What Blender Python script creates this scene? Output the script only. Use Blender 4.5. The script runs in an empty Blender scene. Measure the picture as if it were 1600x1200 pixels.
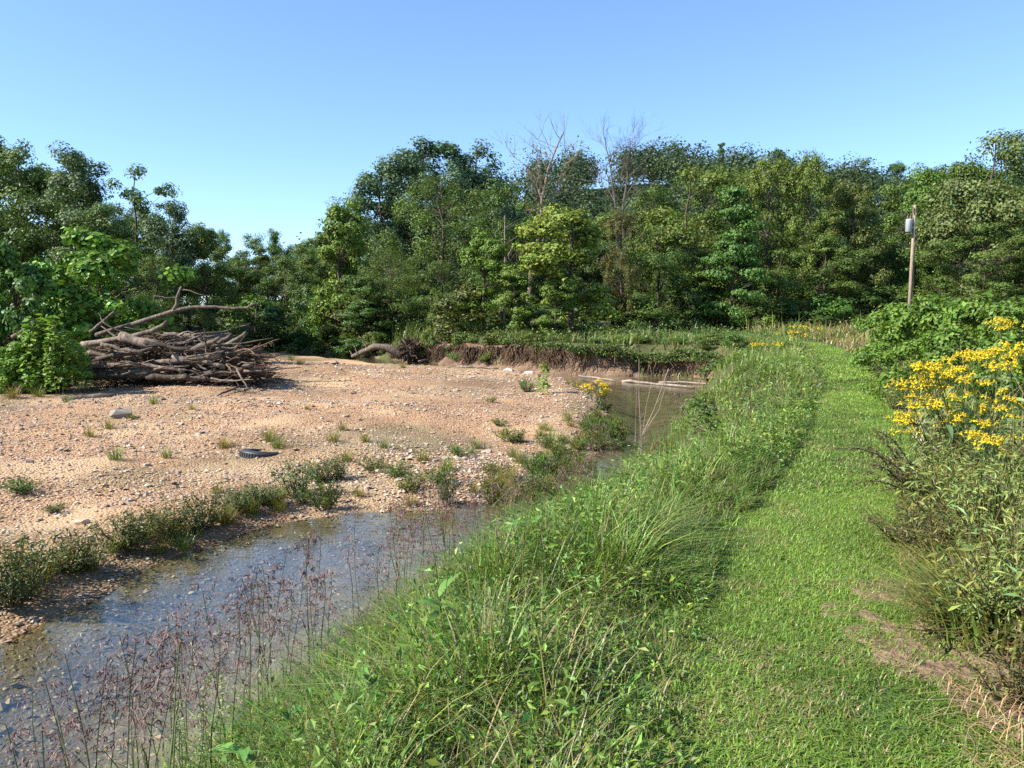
import bpy, math, random
import numpy as np
from mathutils import Vector

random.seed(5)
RNG = np.random.default_rng(11)
R = math.radians

# ------------------------------------------------------------------ camera, sky, sun, exposure
FPX, HZ = 1220.0, 480.0                       # focal length and horizon row, on the 1600 x 1200 photo
PITCH = math.atan((600 - HZ) / FPX)
CAM_H = 1.6
scn = bpy.context.scene
col = scn.collection
cam = bpy.data.cameras.new('camera')
cam.sensor_width = 36; cam.lens = 36 * FPX / 1600
cam.clip_start = .05; cam.clip_end = 3000
cam_o = bpy.data.objects.new('camera', cam); col.objects.link(cam_o)
cam_o.location = (0, 0, CAM_H); cam_o.rotation_euler = (math.pi / 2 - PITCH, 0, 0)
scn.camera = cam_o

SUN_AZ, SUN_EL = R(-106), R(40)                # azimuth clockwise from the viewing direction (+Y)
SUN = Vector((math.sin(SUN_AZ) * math.cos(SUN_EL), math.cos(SUN_AZ) * math.cos(SUN_EL), math.sin(SUN_EL)))
world = bpy.data.worlds.new('World'); scn.world = world; world.use_nodes = True
wn = world.node_tree
sky = wn.nodes.new('ShaderNodeTexSky'); sky.sky_type = 'NISHITA'; sky.sun_disc = False
sky.sun_elevation = SUN_EL; sky.sun_rotation = SUN_AZ; sky.altitude = 200
sky.air_density = .8; sky.dust_density = .05; sky.ozone_density = 1.8
bg = wn.nodes['Background']; bg.inputs['Strength'].default_value = .125
tn = wn.nodes.new('ShaderNodeMix'); tn.data_type = 'RGBA'; tn.blend_type = 'MULTIPLY'; tn.inputs[0].default_value = 1; tn.inputs[7].default_value = (.8, .97, 1.14, 1)
gm = wn.nodes.new('ShaderNodeGamma'); gm.inputs[1].default_value = .84; wn.links.new(sky.outputs[0], gm.inputs[0]); wn.links.new(gm.outputs[0], tn.inputs[6]); wn.links.new(tn.outputs[2], bg.inputs['Color'])
sl = bpy.data.lights.new('sun', 'SUN'); sl.energy = 5.0; sl.angle = R(.5); sl.color = (1, .95, .87)
so = bpy.data.objects.new('sun', sl); col.objects.link(so)
so.rotation_euler = SUN.to_track_quat('Z', 'Y').to_euler()
vs = scn.view_settings
vs.view_transform = 'Standard'; vs.look = 'None'; vs.exposure = 1.3; vs.gamma = 1; vs.use_curve_mapping = False
cy = scn.cycles
cy.max_bounces = 7; cy.diffuse_bounces = 3; cy.glossy_bounces = 3; cy.transmission_bounces = 4
cy.transparent_max_bounces = 8; cy.caustics_reflective = False; cy.caustics_refractive = False
cy.use_adaptive_sampling = True; cy.adaptive_threshold = .01; cy.use_denoising = False

# ------------------------------------------------------------------ helpers
CP, SP = math.cos(PITCH), math.sin(PITCH)
def at(px, py, Y):
    """point on the plane y = Y that shows at photo pixel (px, py)"""
    u, v = (px - 800) / FPX, (600 - py) / FPX
    t = Y / (CP + v * SP)
    return Vector((u * t, Y, CAM_H + t * (v * CP - SP)))
def onz(px, py, z):
    """point on the plane z that shows at photo pixel (px, py)"""
    u, v = (px - 800) / FPX, (600 - py) / FPX
    t = (z - CAM_H) / (v * CP - SP)
    return Vector((u * t, t * (CP + v * SP), z))

def _hash(i, j, s):
    h = np.sin(i * 127.1 + j * 311.7 + s * 74.7) * 43758.5453
    return h - np.floor(h)
def noise(x, y, s=0):
    x = np.asarray(x, float); y = np.asarray(y, float)
    i, j = np.floor(x), np.floor(y); f, g = x - i, y - j
    f = f * f * (3 - 2 * f); g = g * g * (3 - 2 * g)
    a, b = _hash(i, j, s), _hash(i + 1, j, s); c, d = _hash(i, j + 1, s), _hash(i + 1, j + 1, s)
    return (a + (b - a) * f) * (1 - g) + (c + (d - c) * f) * g - .5
def fbm(x, y, s=0, o=4):
    r = 0; a = 1
    for k in range(o):
        r = r + a * noise(x * 2 ** k, y * 2 ** k, s + k); a *= .5
    return r
def sstep(t):
    t = np.clip(t, 0, 1); return t * t * (3 - 2 * t)

class MB:
    def __init__(s): s.v = []; s.q = []; s.t = []; s.c = []; s.n = 0
    def add(s, v, q=None, t=None, c=(1, 1, 1)):
        v = np.asarray(v, np.float32).reshape(-1, 3)
        if q is not None and len(q): s.q.append(np.asarray(q, np.int32).reshape(-1, 4) + s.n)
        if t is not None and len(t): s.t.append(np.asarray(t, np.int32).reshape(-1, 3) + s.n)
        c = np.asarray(c, np.float32)
        if c.ndim == 1: c = np.tile(c, (len(v), 1))
        s.v.append(v); s.c.append(c); s.n += len(v)
        return s
    def mesh(s, name, mat, smooth=False):
        me = bpy.data.meshes.new(name)
        v = np.concatenate(s.v); c = np.concatenate(s.c)
        q = np.concatenate(s.q) if s.q else np.zeros((0, 4), np.int32)
        t = np.concatenate(s.t) if s.t else np.zeros((0, 3), np.int32)
        me.vertices.add(len(v)); me.vertices.foreach_set('co', v.ravel())
        li = np.concatenate([q.ravel(), t.ravel()]).astype(np.int32)
        me.loops.add(len(li)); me.loops.foreach_set('vertex_index', li)
        me.polygons.add(len(q) + len(t))
        ls = np.concatenate([np.arange(len(q)) * 4, len(q) * 4 + np.arange(len(t)) * 3]).astype(np.int32)
        me.polygons.foreach_set('loop_start', ls)
        me.polygons.foreach_set('use_smooth', np.full(len(ls), smooth, bool))
        a = me.attributes.new('col', 'FLOAT_COLOR', 'POINT')
        a.data.foreach_set('color', np.concatenate([c, np.ones((len(c), 1), np.float32)], 1).ravel())
        me.update(calc_edges=True)
        me.materials.append(mat)
        return me

def obj(name, me, parent=None, loc=(0, 0, 0), rz=0., sc=(1, 1, 1), rot=None):
    if isinstance(me, tuple): me = me[0].mesh(name, me[1], me[2] if len(me) > 2 else False)
    o = bpy.data.objects.new(name, me); col.objects.link(o)
    o.parent = parent; o.location = loc; o.rotation_euler = rot if rot else (0, 0, rz)
    o.scale = sc if hasattr(sc, '__len__') else (sc,) * 3
    return o
def tag(o, label=None, cat=None, group=None, kind=None):
    if label: o['label'] = label
    if cat: o['category'] = cat
    if group: o['group'] = group
    if kind: o['kind'] = kind
    return o
def thing(name, label, cat, loc, rz=0., sc=1., group=None, rot=None):
    return tag(obj(name, None, None, loc, rz, sc, rot), label, cat, group)

def tube(mb, pts, rad, sides=6, c=(1, 1, 1), cap=True, ell=None):
    p = np.asarray(pts, float); n = len(p)
    rad = np.broadcast_to(np.asarray(rad, float), (n,))
    d = np.gradient(p, axis=0); d /= np.linalg.norm(d, axis=1, keepdims=True) + 1e-9
    ref = np.array([0, 0, 1.]) if abs(d[:, 2]).mean() < .8 else np.array([1., 0, 0])
    a = np.cross(d, ref); a /= np.linalg.norm(a, axis=1, keepdims=True) + 1e-9
    b = np.cross(d, a)
    th = np.arange(sides) / sides * 2 * math.pi
    ring = (a[:, None] * np.cos(th)[None, :, None] + b[:, None] * np.sin(th)[None, :, None]) * rad[:, None, None] + p[:, None]
    i = np.arange(n - 1)[:, None] * sides; j = np.arange(sides)[None]; k = (j + 1) % sides
    q = np.stack([i + j, i + k, i + sides + k, i + sides + j], -1).reshape(-1, 4)
    v = ring.reshape(-1, 3); t = None
    if cap:
        v = np.concatenate([v, p[:1], p[-1:]]); m = n * sides
        jj = np.arange(sides); kk = (jj + 1) % sides
        t = np.concatenate([np.stack([kk, jj, np.full(sides, m)], 1),
                            np.stack([(n - 1) * sides + jj, (n - 1) * sides + kk, np.full(sides, m + 1)], 1)])
    mb.add(v, q, t, c)
def wavy(a, b, n=6, amp=.1, rng=RNG, sag=0.):
    a = np.asarray(a, float); b = np.asarray(b, float)
    t = np.linspace(0, 1, n)[:, None]
    p = a + (b - a) * t
    w = rng.normal(0, 1, (n, 3)) * amp; w[0] = 0; w[-1] *= .3
    p = p + w; p[:, 2] += sag * 4 * (t * (1 - t))[:, 0]
    return p

def leaves(mb, pos, nrm, size, colr, rng, asp=.55, fold=.0):
    """rhombic leaves: pos Nx3, nrm Nx3 facing, size N, colr Nx3"""
    n = len(pos)
    r = rng.normal(0, 1, (n, 3)); nrm = nrm / (np.linalg.norm(nrm, axis=1, keepdims=True) + 1e-9)
    a = r - (r * nrm).sum(1, keepdims=True) * nrm; a /= np.linalg.norm(a, axis=1, keepdims=True) + 1e-9
    b = np.cross(nrm, a); s = np.asarray(size).reshape(-1, 1)
    w = s * asp * .5
    v = np.stack([pos - a * s * .5, pos + b * w - a * s * .05 + nrm * s * fold, pos + a * s * .5, pos - b * w - a * s * .05 + nrm * s * fold], 1)
    q = np.arange(n * 4).reshape(-1, 4)
    mb.add(v.reshape(-1, 3), q, None, np.repeat(colr, 4, 0))
def blades(mb, base, h, w, az, bend, colr, seg=3, tip=None):
    """curved tapering grass blades"""
    n = len(base); ts = np.linspace(0, 1, seg + 1)
    dx, dy = np.cos(az), np.sin(az); sx, sy = -dy, dx
    out = []
    for k, t in enumerate(ts):
        up = h * (t - .35 * bend * t * t); fw = h * bend * t ** 2
        c = base + np.stack([dx * fw, dy * fw, up], 1)
        if k == seg: out.append(c)
        else:
            ww = w * (1 - .75 * t ** 1.6) * .5
            o = np.stack([sx * ww, sy * ww, 0 * ww], 1); out += [c - o, c + o]
    m = 2 * seg + 1
    v = np.stack(out, 1)
    ids = np.arange(n)[:, None] * m
    q = np.concatenate([ids + np.array([[2 * k, 2 * k + 1, 2 * k + 3, 2 * k + 2]]) for k in range(seg - 1)]) if seg > 1 else None
    t3 = ids + np.array([[2 * seg - 2, 2 * seg - 1, 2 * seg]])
    cc = np.repeat(colr[:, None], m, 1)
    if tip is not None:
        tt = np.concatenate([np.repeat(ts[:-1], 2), [1.]])[None, :, None]
        cc = cc * (1 - tt * .7) + np.asarray(tip)[None, None] * tt * .7
    mb.add(v.reshape(-1, 3), q, t3, cc.reshape(-1, 3))
def jitter(c, n, rng, s=.18, hue=.12):
    c = np.asarray(c, float)
    k = np.exp(rng.normal(0, s, (n, 1))); w = rng.normal(0, hue, (n, 1))
    return np.clip(c * k * np.concatenate([1 + w, np.ones((n, 1)), 1 - w * .5], 1), .002, .95)

# ------------------------------------------------------------------ materials
def mat(name):
    m = bpy.data.materials.new(name); m.use_nodes = True
    nt = m.node_tree; b = nt.nodes['Principled BSDF']
    return m, nt, b
def N(nt, t, **kw):
    n = nt.nodes.new(t)
    for k, v in kw.items():
        if k in n.inputs: n.inputs[k].default_value = v
        else: setattr(n, k, v)
    return n
def ramp(nt, fac, stops):
    r = nt.nodes.new('ShaderNodeValToRGB'); e = r.color_ramp.elements
    while len(e) < len(stops): e.new(.5)
    for i, (p, c) in enumerate(stops): e[i].position = p; e[i].color = (*c, 1)
    nt.links.new(fac, r.inputs['Fac']); return r.outputs['Color']
def mixc(nt, f, a, b, mode='MIX'):
    m = nt.nodes.new('ShaderNodeMix'); m.data_type = 'RGBA'; m.blend_type = mode
    for s, v in ((0, f), (6, a), (7, b)):
        if hasattr(v, 'links'): nt.links.new(v, m.inputs[s])
        else: m.inputs[s].default_value = v if s == 0 else (*v, 1)
    return m.outputs[2]
def wpos(nt): return nt.nodes.new('ShaderNodeNewGeometry').outputs['Position']
def nz(nt, vec, scale, detail=4, rough=.55):
    n = N(nt, 'ShaderNodeTexNoise', Scale=scale, Detail=detail, Roughness=rough); nt.links.new(vec, n.inputs['Vector']); return n.outputs['Fac']
def bump(nt, b, h, strength, dist):
    n = N(nt, 'ShaderNodeBump', Strength=strength, Distance=dist); nt.links.new(h, n.inputs['Height']); nt.links.new(n.outputs[0], b.inputs['Normal'])

def leafmat(name, trans=.24, rough=.5, spec=.3):
    m, nt, b = mat(name)
    a = N(nt, 'ShaderNodeAttribute', attribute_name='col')
    oi = nt.nodes.new('ShaderNodeObjectInfo')
    c = mixc(nt, 1., a.outputs['Color'], oi.outputs['Color'], 'MULTIPLY')
    nt.links.new(c, b.inputs['Base Color']); b.inputs['Roughness'].default_value = rough
    b.inputs['Specular IOR Level'].default_value = spec
    tr = nt.nodes.new('ShaderNodeBsdfTranslucent')
    c2 = mixc(nt, 1., c, (1.25, 1.25, .6), 'MULTIPLY'); nt.links.new(c2, tr.inputs['Color'])
    ms = N(nt, 'ShaderNodeMixShader', Fac=trans)
    nt.links.new(b.outputs[0], ms.inputs[1]); nt.links.new(tr.outputs[0], ms.inputs[2])
    nt.links.new(ms.outputs[0], nt.nodes['Material Output'].inputs['Surface'])
    return m
M = {}
M['leaf'] = leafmat('leaf')
M['grass'] = leafmat('grass_blade', .3, .42, .35)
M['petal'] = leafmat('petal', .3, .6, .2)
def barkmat(name, c1, c2, sc=9, str_=.6):
    m, nt, b = mat(name)
    tc = nt.nodes.new('ShaderNodeTexCoord').outputs['Object']
    mp = N(nt, 'ShaderNodeMapping'); mp.inputs['Scale'].default_value = (1, 1, .25); nt.links.new(tc, mp.inputs['Vector'])
    f = nz(nt, mp.outputs[0], sc, 6, .65)
    a = N(nt, 'ShaderNodeAttribute', attribute_name='col').outputs['Color']
    cc = mixc(nt, 1., ramp(nt, f, [(.3, c1), (.7, c2)]), a, 'MULTIPLY')
    nt.links.new(cc, b.inputs['Base Color']); b.inputs['Roughness'].default_value = .9
    b.inputs['Specular IOR Level'].default_value = .15
    bump(nt, b, f, str_, .03); return m
M['bark'] = barkmat('bark', (.035, .026, .018), (.13, .1, .075))
M['pale_bark'] = barkmat('pale_bark', (.13, .105, .085), (.34, .28, .22), 5)
M['drift'] = barkmat('driftwood', (.04, .03, .023), (.235, .185, .142), 11, 1.)
M['root'] = barkmat('root', (.035, .024, .017), (.15, .1, .068), 10)
M['pole'] = barkmat('pole_wood', (.17, .125, .09), (.33, .26, .2), 12)
def flat(name, c, rough=.6, metal=0., spec=.4):
    m, nt, b = mat(name)
    f = nz(nt, nt.nodes.new('ShaderNodeTexCoord').outputs['Object'], 14, 5)
    cc = ramp(nt, f, [(.3, tuple(x * .72 for x in c)), (.7, c)])
    nt.links.new(cc, b.inputs['Base Color']); b.inputs['Roughness'].default_value = rough; b.inputs['Metallic'].default_value = metal
    b.inputs['Specular IOR Level'].default_value = spec
    bump(nt, b, f, .3, .01); return m
M['rubber'] = flat('rubber', (.028, .028, .032), .55)
M['metal'] = flat('grey_metal', (.5, .52, .55), .45, .3)
M['ceramic'] = flat('ceramic', (.2, .12, .09), .3)
M['wire'] = flat('wire', (.05, .05, .05), .5)
M['block'] = flat('concrete', (.3, .28, .25), .9)
def stonemat():
    m, nt, b = mat('stone')
    a = N(nt, 'ShaderNodeAttribute', attribute_name='col').outputs['Color']
    f = nz(nt, wpos(nt), 40, 3)
    nt.links.new(mixc(nt, 1., a, ramp(nt, f, [(.3, (.75, .73, .7)), (.7, (1.1, 1.08, 1.05))]), 'MULTIPLY'), b.inputs['Base Color'])
    b.inputs['Roughness'].default_value = .85; b.inputs['Specular IOR Level'].default_value = .25
    return m
M['stone'] = stonemat()
def gravelmat():
    m, nt, b = mat('gravel_ground')
    P = wpos(nt)
    vo = N(nt, 'ShaderNodeTexVoronoi', Scale=27.); nt.links.new(P, vo.inputs['Vector'])
    vo2 = N(nt, 'ShaderNodeTexVoronoi', Scale=75.); nt.links.new(P, vo2.inputs['Vector'])
    cells = ramp(nt, N_sep(nt, vo.outputs['Color']), [(0, (.24, .135, .08)), (.45, (.37, .225, .135)), (.8, (.43, .275, .175)), (1, (.48, .35, .25))])
    fine = ramp(nt, N_sep(nt, vo2.outputs['Color']), [(0, (.6, .56, .52)), (1, (1.15, 1.13, 1.1))])
    c = mixc(nt, 1., cells, fine, 'MULTIPLY')
    sand = ramp(nt, nz(nt, P, .55, 4), [(.5, (0, 0, 0)), (.6, (1, 1, 1))])
    c = mixc(nt, sand, c, (.42, .28, .175))
    damp = N(nt, 'ShaderNodeAttribute', attribute_name='col').outputs['Color']   # wet margin and green film, a stain of the ground
    c = mixc(nt, 1., c, damp, 'MULTIPLY')
    c = mixc(nt, 1., c, ramp(nt, nz(nt, P, .21, 5, .6), [(.36, (.66, .69, .69)), (.5, (.94, .96, .96)), (.64, (1.06, 1.06, 1.04))]), 'MULTIPLY')
    nt.links.new(c, b.inputs['Base Color']); b.inputs['Roughness'].default_value = .9; b.inputs['Specular IOR Level'].default_value = .2
    inv = N(nt, 'ShaderNodeMath', operation='MULTIPLY'); inv.inputs[1].default_value = -1; nt.links.new(vo.outputs['Distance'], inv.inputs[0])
    bump(nt, b, inv.outputs[0], .75, .035)
    return m
def N_sep(nt, c):
    s = nt.nodes.new('ShaderNodeSeparateColor'); nt.links.new(c, s.inputs[0]); return s.outputs[0]
M['gravel'] = gravelmat()
def soilmat(name, stops, sc=2.2, bs=.7):
    m, nt, b = mat(name)
    P = wpos(nt); f = nz(nt, P, sc, 8, .65); g = nz(nt, P, sc * 11, 4, .6)
    c = mixc(nt, 1., ramp(nt, f, stops), ramp(nt, g, [(.3, (.65, .65, .65)), (.7, (1.15, 1.15, 1.15))]), 'MULTIPLY')
    nt.links.new(c, b.inputs['Base Color']); b.inputs['Roughness'].default_value = .95; b.inputs['Specular IOR Level'].default_value = .125
    bump(nt, b, g, bs, .06); return m
M['soil'] = soilmat('field_soil', [(.3, (.05, .055, .022)), (.55, (.085, .09, .035)), (.75, (.14, .115, .06))])
M['turf'] = soilmat('turf_soil', [(.3, (.04, .075, .018)), (.6, (.07, .12, .028)), (.8, (.13, .12, .05))])
M['bed'] = soilmat('creek_bed_silt', [(.3, (.1, .078, .048)), (.5, (.19, .15, .098)), (.7, (.29, .23, .15))], 2.6, .5)
M['clay'] = soilmat('cut_clay', [(.3, (.08, .05, .034)), (.5, (.2, .13, .085)), (.72, (.31, .205, .135))], 1.3, 1.)
M['hillsoil'] = soilmat('hill_floor', [(.3, (.02, .035, .012)), (.7, (.04, .06, .02))], .2)
def watermat():
    m, nt, b = mat('creek_water')
    P = wpos(nt)
    mp = N(nt, 'ShaderNodeMapping'); mp.inputs['Scale'].default_value = (1, 1.3, 1); nt.links.new(P, mp.inputs['Vector'])
    f = nz(nt, mp.outputs[0], 7, 3, .5); g = nz(nt, mp.outputs[0], 1.1, 2, .5)
    ad = N(nt, 'ShaderNodeMath', operation='ADD'); nt.links.new(f, ad.inputs[0]); nt.links.new(g, ad.inputs[1])
    bp = N(nt, 'ShaderNodeBump', Strength=.2, Distance=.04); nt.links.new(ad.outputs[0], bp.inputs['Height'])
    dt = N(nt, 'ShaderNodeVectorMath', operation='DOT_PRODUCT'); nt.links.new(bp.outputs[0], dt.inputs[0]); nt.links.new(nt.nodes.new('ShaderNodeNewGeometry').outputs['Incoming'], dt.inputs[1])
    def mth(op, a, b=None):
        n = N(nt, 'ShaderNodeMath', operation=op)
        for i, v in enumerate((a, b)):
            if v is None: continue
            if hasattr(v, 'links'): nt.links.new(v, n.inputs[i])
            else: n.inputs[i].default_value = v
        return n.outputs[0]
    ab = mth('SUBTRACT', 1., mth('MINIMUM', mth('ABSOLUTE', dt.outputs['Value']), 1.))      # Schlick's law, the same from above and below
    frs = mth('ADD', mth('MULTIPLY', mth('POWER', ab, 3.8), .96), .03)
    gl = N(nt, 'ShaderNodeBsdfGlossy', Roughness=.03); gl.inputs['Color'].default_value = (1, 1, 1, 1); nt.links.new(bp.outputs[0], gl.inputs['Normal'])
    tr = nt.nodes.new('ShaderNodeBsdfTransparent'); tr.inputs['Color'].default_value = (.8, .8, .68, 1)
    ms = nt.nodes.new('ShaderNodeMixShader'); nt.links.new(frs, ms.inputs[0])
    nt.links.new(tr.outputs[0], ms.inputs[1]); nt.links.new(gl.outputs[0], ms.inputs[2])
    nt.links.new(ms.outputs[0], nt.nodes['Material Output'].inputs['Surface'])
    return m
M['water'] = watermat()

# ------------------------------------------------------------------ terrain: creek bend, gravel bar, banks, mown path, field
ZW = -1.25
B = np.array([(-9, -9), (-6.2, -2), (-5, 3), (-4.35, 6.3), (-4.05, 7.45), (-3.72, 9), (-3.2, 9.95), (-2.1, 10.7), (-1.05, 10.75), (-.2, 11.2), (.6, 12.1),
              (1.3, 13.8), (1.85, 15.7), (2.4, 19.3), (2.75, 23), (2.8, 27), (2.2, 30.4), (0, 34), (-2.9, 35.9), (-6.4, 38.8), (-10.8, 44), (-14.5, 48), (-22, 51), (-80, 60)], float)
O = np.array([(-2.1, -9), (-2.4, 0), (-2.15, 3), (-1.7, 5), (-.8, 7.2), (.15, 9), (1.3, 10.6), (2.55, 14), (3.4, 16.5), (4.3, 20.4), (6.2, 25.5), (7.6, 28.6), (7.2, 31.2), (5.6, 32.4),
              (2.6, 32.6), (.8, 34.2), (-1.5, 37), (-3.6, 39.3), (-7, 43.2), (-12, 49.5), (-16, 53.5), (-24, 58), (-80, 66)], float)
def pdist(x, y, L):
    d = np.full(x.shape, 1e9)
    for a, b in zip(L[:-1], L[1:]):
        e = b - a; t = np.clip(((x - a[0]) * e[0] + (y - a[1]) * e[1]) / (e @ e), 0, 1)
        d = np.minimum(d, (x - a[0] - t * e[0]) ** 2 + (y - a[1] - t * e[1]) ** 2)
    return np.sqrt(d)
def inside(x, y, Pg):
    r = np.zeros(x.shape, bool); n = len(Pg)
    for i in range(n):
        (x0, y0), (x1, y1) = Pg[i], Pg[(i + 1) % n]
        if y0 == y1: continue
        c = (y0 > y) != (y1 > y)
        r ^= c & (x < (x1 - x0) * (y - y0) / (y1 - y0) + x0)
    return r
WPOLY = np.concatenate([B, O[::-1]]); BARPOLY = np.concatenate([B, [(-300, 60), (-300, -9)]])
PATH = np.array([(.75, -6), (.95, 0), (1.1, 2.6), (1.75, 4.5), (2.45, 6), (3.8, 8.7), (6.1, 13.9), (8.4, 19.6), (10.2, 24.5), (12.2, 30.5), (13.6, 36)], float)
def path_d(x, y): return pdist(x, y, PATH)
def path_w(x, y): return .56 + .12 * noise(x * .9, y * .9, 31) - .22 * sstep((y - 24) / 12)
def zones(x, y):
    x = np.asarray(x, float); y = np.asarray(y, float)
    wob = .16 * fbm(x * 1.1, y * 1.1, 3, 3)
    xx, yy = x + wob, y + .16 * fbm(x * 1.1 + 9, y * 1.1, 4, 3)
    return inside(xx, yy, WPOLY), inside(xx, yy, BARPOLY), pdist(xx, yy, B), pdist(xx, yy, O)
def height(x, y):
    x = np.asarray(x, float); y = np.asarray(y, float)
    w, bar, dB, dO = zones(x, y)
    zb = ZW + .2 * sstep(dB / 1.1) + .22 * sstep((dB - 1.5) / 6) + .26 * fbm(x * .3, y * .42, 7, 3) * sstep(dB / 2.5) + .025 * fbm(x * 2.1, y * 2.1, 9, 3) * sstep(dB / .4)
    zb = zb + .5 * sstep((-x - 13) / 12) * sstep((y - 18) / 10)
    dep = np.minimum(dB, dO)
    zw = ZW - .32 * sstep(dep / 1.4) - .015 + .03 * fbm(x * 3, y * 3, 5, 3) * sstep(dep / .3)
    bw = 2.1 - 1.1 * sstep((y - 14) / 13)
    bw = bw + .9 * np.exp(-((y - 13) / 4.5) ** 2)
    far = sstep((y - 29.5) / 2)
    bw = bw * (1 - far) + far * (.75 + 2.2 * sstep((-x - 4) / 6))
    dO = np.maximum(0, dO - .55 * sstep((x + 6.5) / 2) * sstep((y - 24.3) / 1.5))
    zk = ZW + (1.25 + .12 * fbm(x * .5, y * .5, 13, 3)) * sstep((dO / bw) * .92 + .05) + .05 * fbm(x * 1.7, y * 1.7, 15, 3)
    pd = path_d(x, y)
    flat_ = sstep((1.1 - pd) / .5)
    zk = zk * (1 - flat_) + flat_ * (.02 * noise(x * 1.3, y * 1.3, 3))
    zk = zk + .35 * sstep((x - 3 - .45 * y) / 4) * sstep((pd - .7) / 2.) * .6
    return np.where(w, zw, np.where(bar, zb, zk))
def H1(x, y): return float(height(np.array([x]), np.array([y]))[0])
def gnd(px, py, z0=-.9):
    """ground point seen at a photo pixel (a few fixed-point steps)"""
    for _ in range(6):
        p = onz(px, py, z0); z0 = .5 * z0 + .5 * H1(p.x, p.y)
    return Vector((p.x, p.y, H1(p.x, p.y)))

xs = np.concatenate([-np.geomspace(400, 14, 40), np.arange(-13.6, -5, .28), np.arange(-5, 5.5, .11), np.arange(5.5, 16, .24), np.geomspace(16.3, 400, 40)])
ys = np.concatenate([np.arange(-9, 0, .5), np.arange(0, 13, .11), np.arange(13, 40, .2), np.geomspace(40.3, 900, 60)])
GX, GY = np.meshgrid(xs, ys, indexing='xy')
GZ = height(GX, GY)
nx, ny = len(xs), len(ys)
GV = np.stack([GX, GY, GZ], -1).reshape(-1, 3)
ii = (np.arange(ny - 1)[:, None] * nx + np.arange(nx - 1)[None]).ravel()
GQ = np.stack([ii, ii + 1, ii + nx + 1, ii + nx], 1)
cx = GV[GQ].mean(1)
zw_, zb_, dB_, dO_ = zones(cx[:, 0], cx[:, 1])
isbar = zw_ | zb_
ispath = (~isbar) & (path_d(cx[:, 0], cx[:, 1]) < .75) & (cx[:, 1] < 36)
dBv = zones(GV[:, 0], GV[:, 1]); wet = np.where(dBv[0], 1., np.exp(-dBv[2] / .28))
film = np.clip(fbm(GV[:, 0] * .5, GV[:, 1] * .5, 21, 3) * 2.2 - .25, 0, 1) * dBv[1]
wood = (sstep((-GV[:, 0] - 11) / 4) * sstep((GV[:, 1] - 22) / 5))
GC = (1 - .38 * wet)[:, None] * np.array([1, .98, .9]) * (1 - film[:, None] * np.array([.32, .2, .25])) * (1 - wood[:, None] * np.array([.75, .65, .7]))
def sub(name, mask, m):
    q = GQ[mask]; u, inv = np.unique(q, return_inverse=True)
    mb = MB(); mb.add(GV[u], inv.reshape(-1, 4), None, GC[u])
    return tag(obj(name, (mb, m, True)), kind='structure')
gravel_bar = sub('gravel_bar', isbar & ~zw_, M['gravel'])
sub('creek_bed', zw_, M['bed'])
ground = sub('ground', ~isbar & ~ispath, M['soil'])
path = sub('path', ispath, M['turf'])
# creek surface: only the cells in and just beside the channel
wm = (inside(cx[:, 0], cx[:, 1], WPOLY) | (np.minimum(dB_, dO_) < .5)) & (cx[:, 1] < 90)
q = GQ[wm]; u, inv = np.unique(q, return_inverse=True)
wv = GV[u].copy(); wv[:, 2] = ZW
tag(obj('creek_water', (MB().add(wv, inv.reshape(-1, 4)), M['water'], True)), 'shallow clear creek curving round the gravel bar', kind='structure')

# cut bank: a swept, undercut clay face along the outside of the bend
def polyline(L, step):
    L = np.asarray(L); s = np.concatenate([[0], np.cumsum(np.linalg.norm(np.diff(L, axis=0), axis=1))])
    t = np.arange(0, s[-1], step); return np.stack([np.interp(t, s, L[:, k]) for k in range(L.shape[1])], 1)
cb = polyline(np.array([tuple(p) for p in O[10:19]]), .12)
k_ = np.ones(9) / 9
cbs = np.stack([np.convolve(np.pad(cb[:, k], 4, 'edge'), k_, 'valid') for k in (0, 1)], 1)
tg = np.gradient(cbs, axis=0); tg /= np.linalg.norm(tg, axis=1, keepdims=True)
nrm = np.stack([tg[:, 1], -tg[:, 0]], 1)          # away from the water
prof = [(-.22, -.3), (-.1, .02), (.0, .16), (.1, .4), (.13, .65), (.15, .9), (.1, 1.08), (.2, 1.22), (.6, 1.24), (1.15, 1.12)]
fade = sstep(np.arange(len(cbs)) * .12 / 2.5) * sstep((len(cbs) - np.arange(len(cbs))) * .12 / 3)
rows = []
arc = np.arange(len(cbs)) * .12
for a, z in prof:
    off = a * (1.2 + 1.6 * noise(arc * .35, arc * 0, 40)) + .25 + (.5 * fbm(arc * .55, np.full(len(arc), z * .8), 41, 4) + .3 * fbm(arc * 2.2, np.full(len(arc), z * 3.), 43, 3) * (.3 + z)) * (z > -.1)
    zz = ZW + z * .86 * (.55 + .45 * fade) * (1 + .35 * fbm(arc * .5, arc * 0, 47, 4) * (z > .3)) + .06 * noise(arc * 3, arc * 0 + z, 48) * (z > 0) - (1 - fade) * .15
    rows.append(np.stack([cbs[:, 0] + nrm[:, 0] * off, cbs[:, 1] + nrm[:, 1] * off, zz], 1))
cbv = np.stack(rows, 1); m_ = len(prof)
i0 = (np.arange(len(cbs) - 1)[:, None] * m_ + np.arange(m_ - 1)[None]).ravel()
tag(obj('cut_bank', (MB().add(cbv.reshape(-1, 3), np.stack([i0, i0 + m_, i0 + m_ + 1, i0 + 1], 1)), M['clay'], True)), 'eroded brown clay creek bank across the pool', kind='structure')
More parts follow.
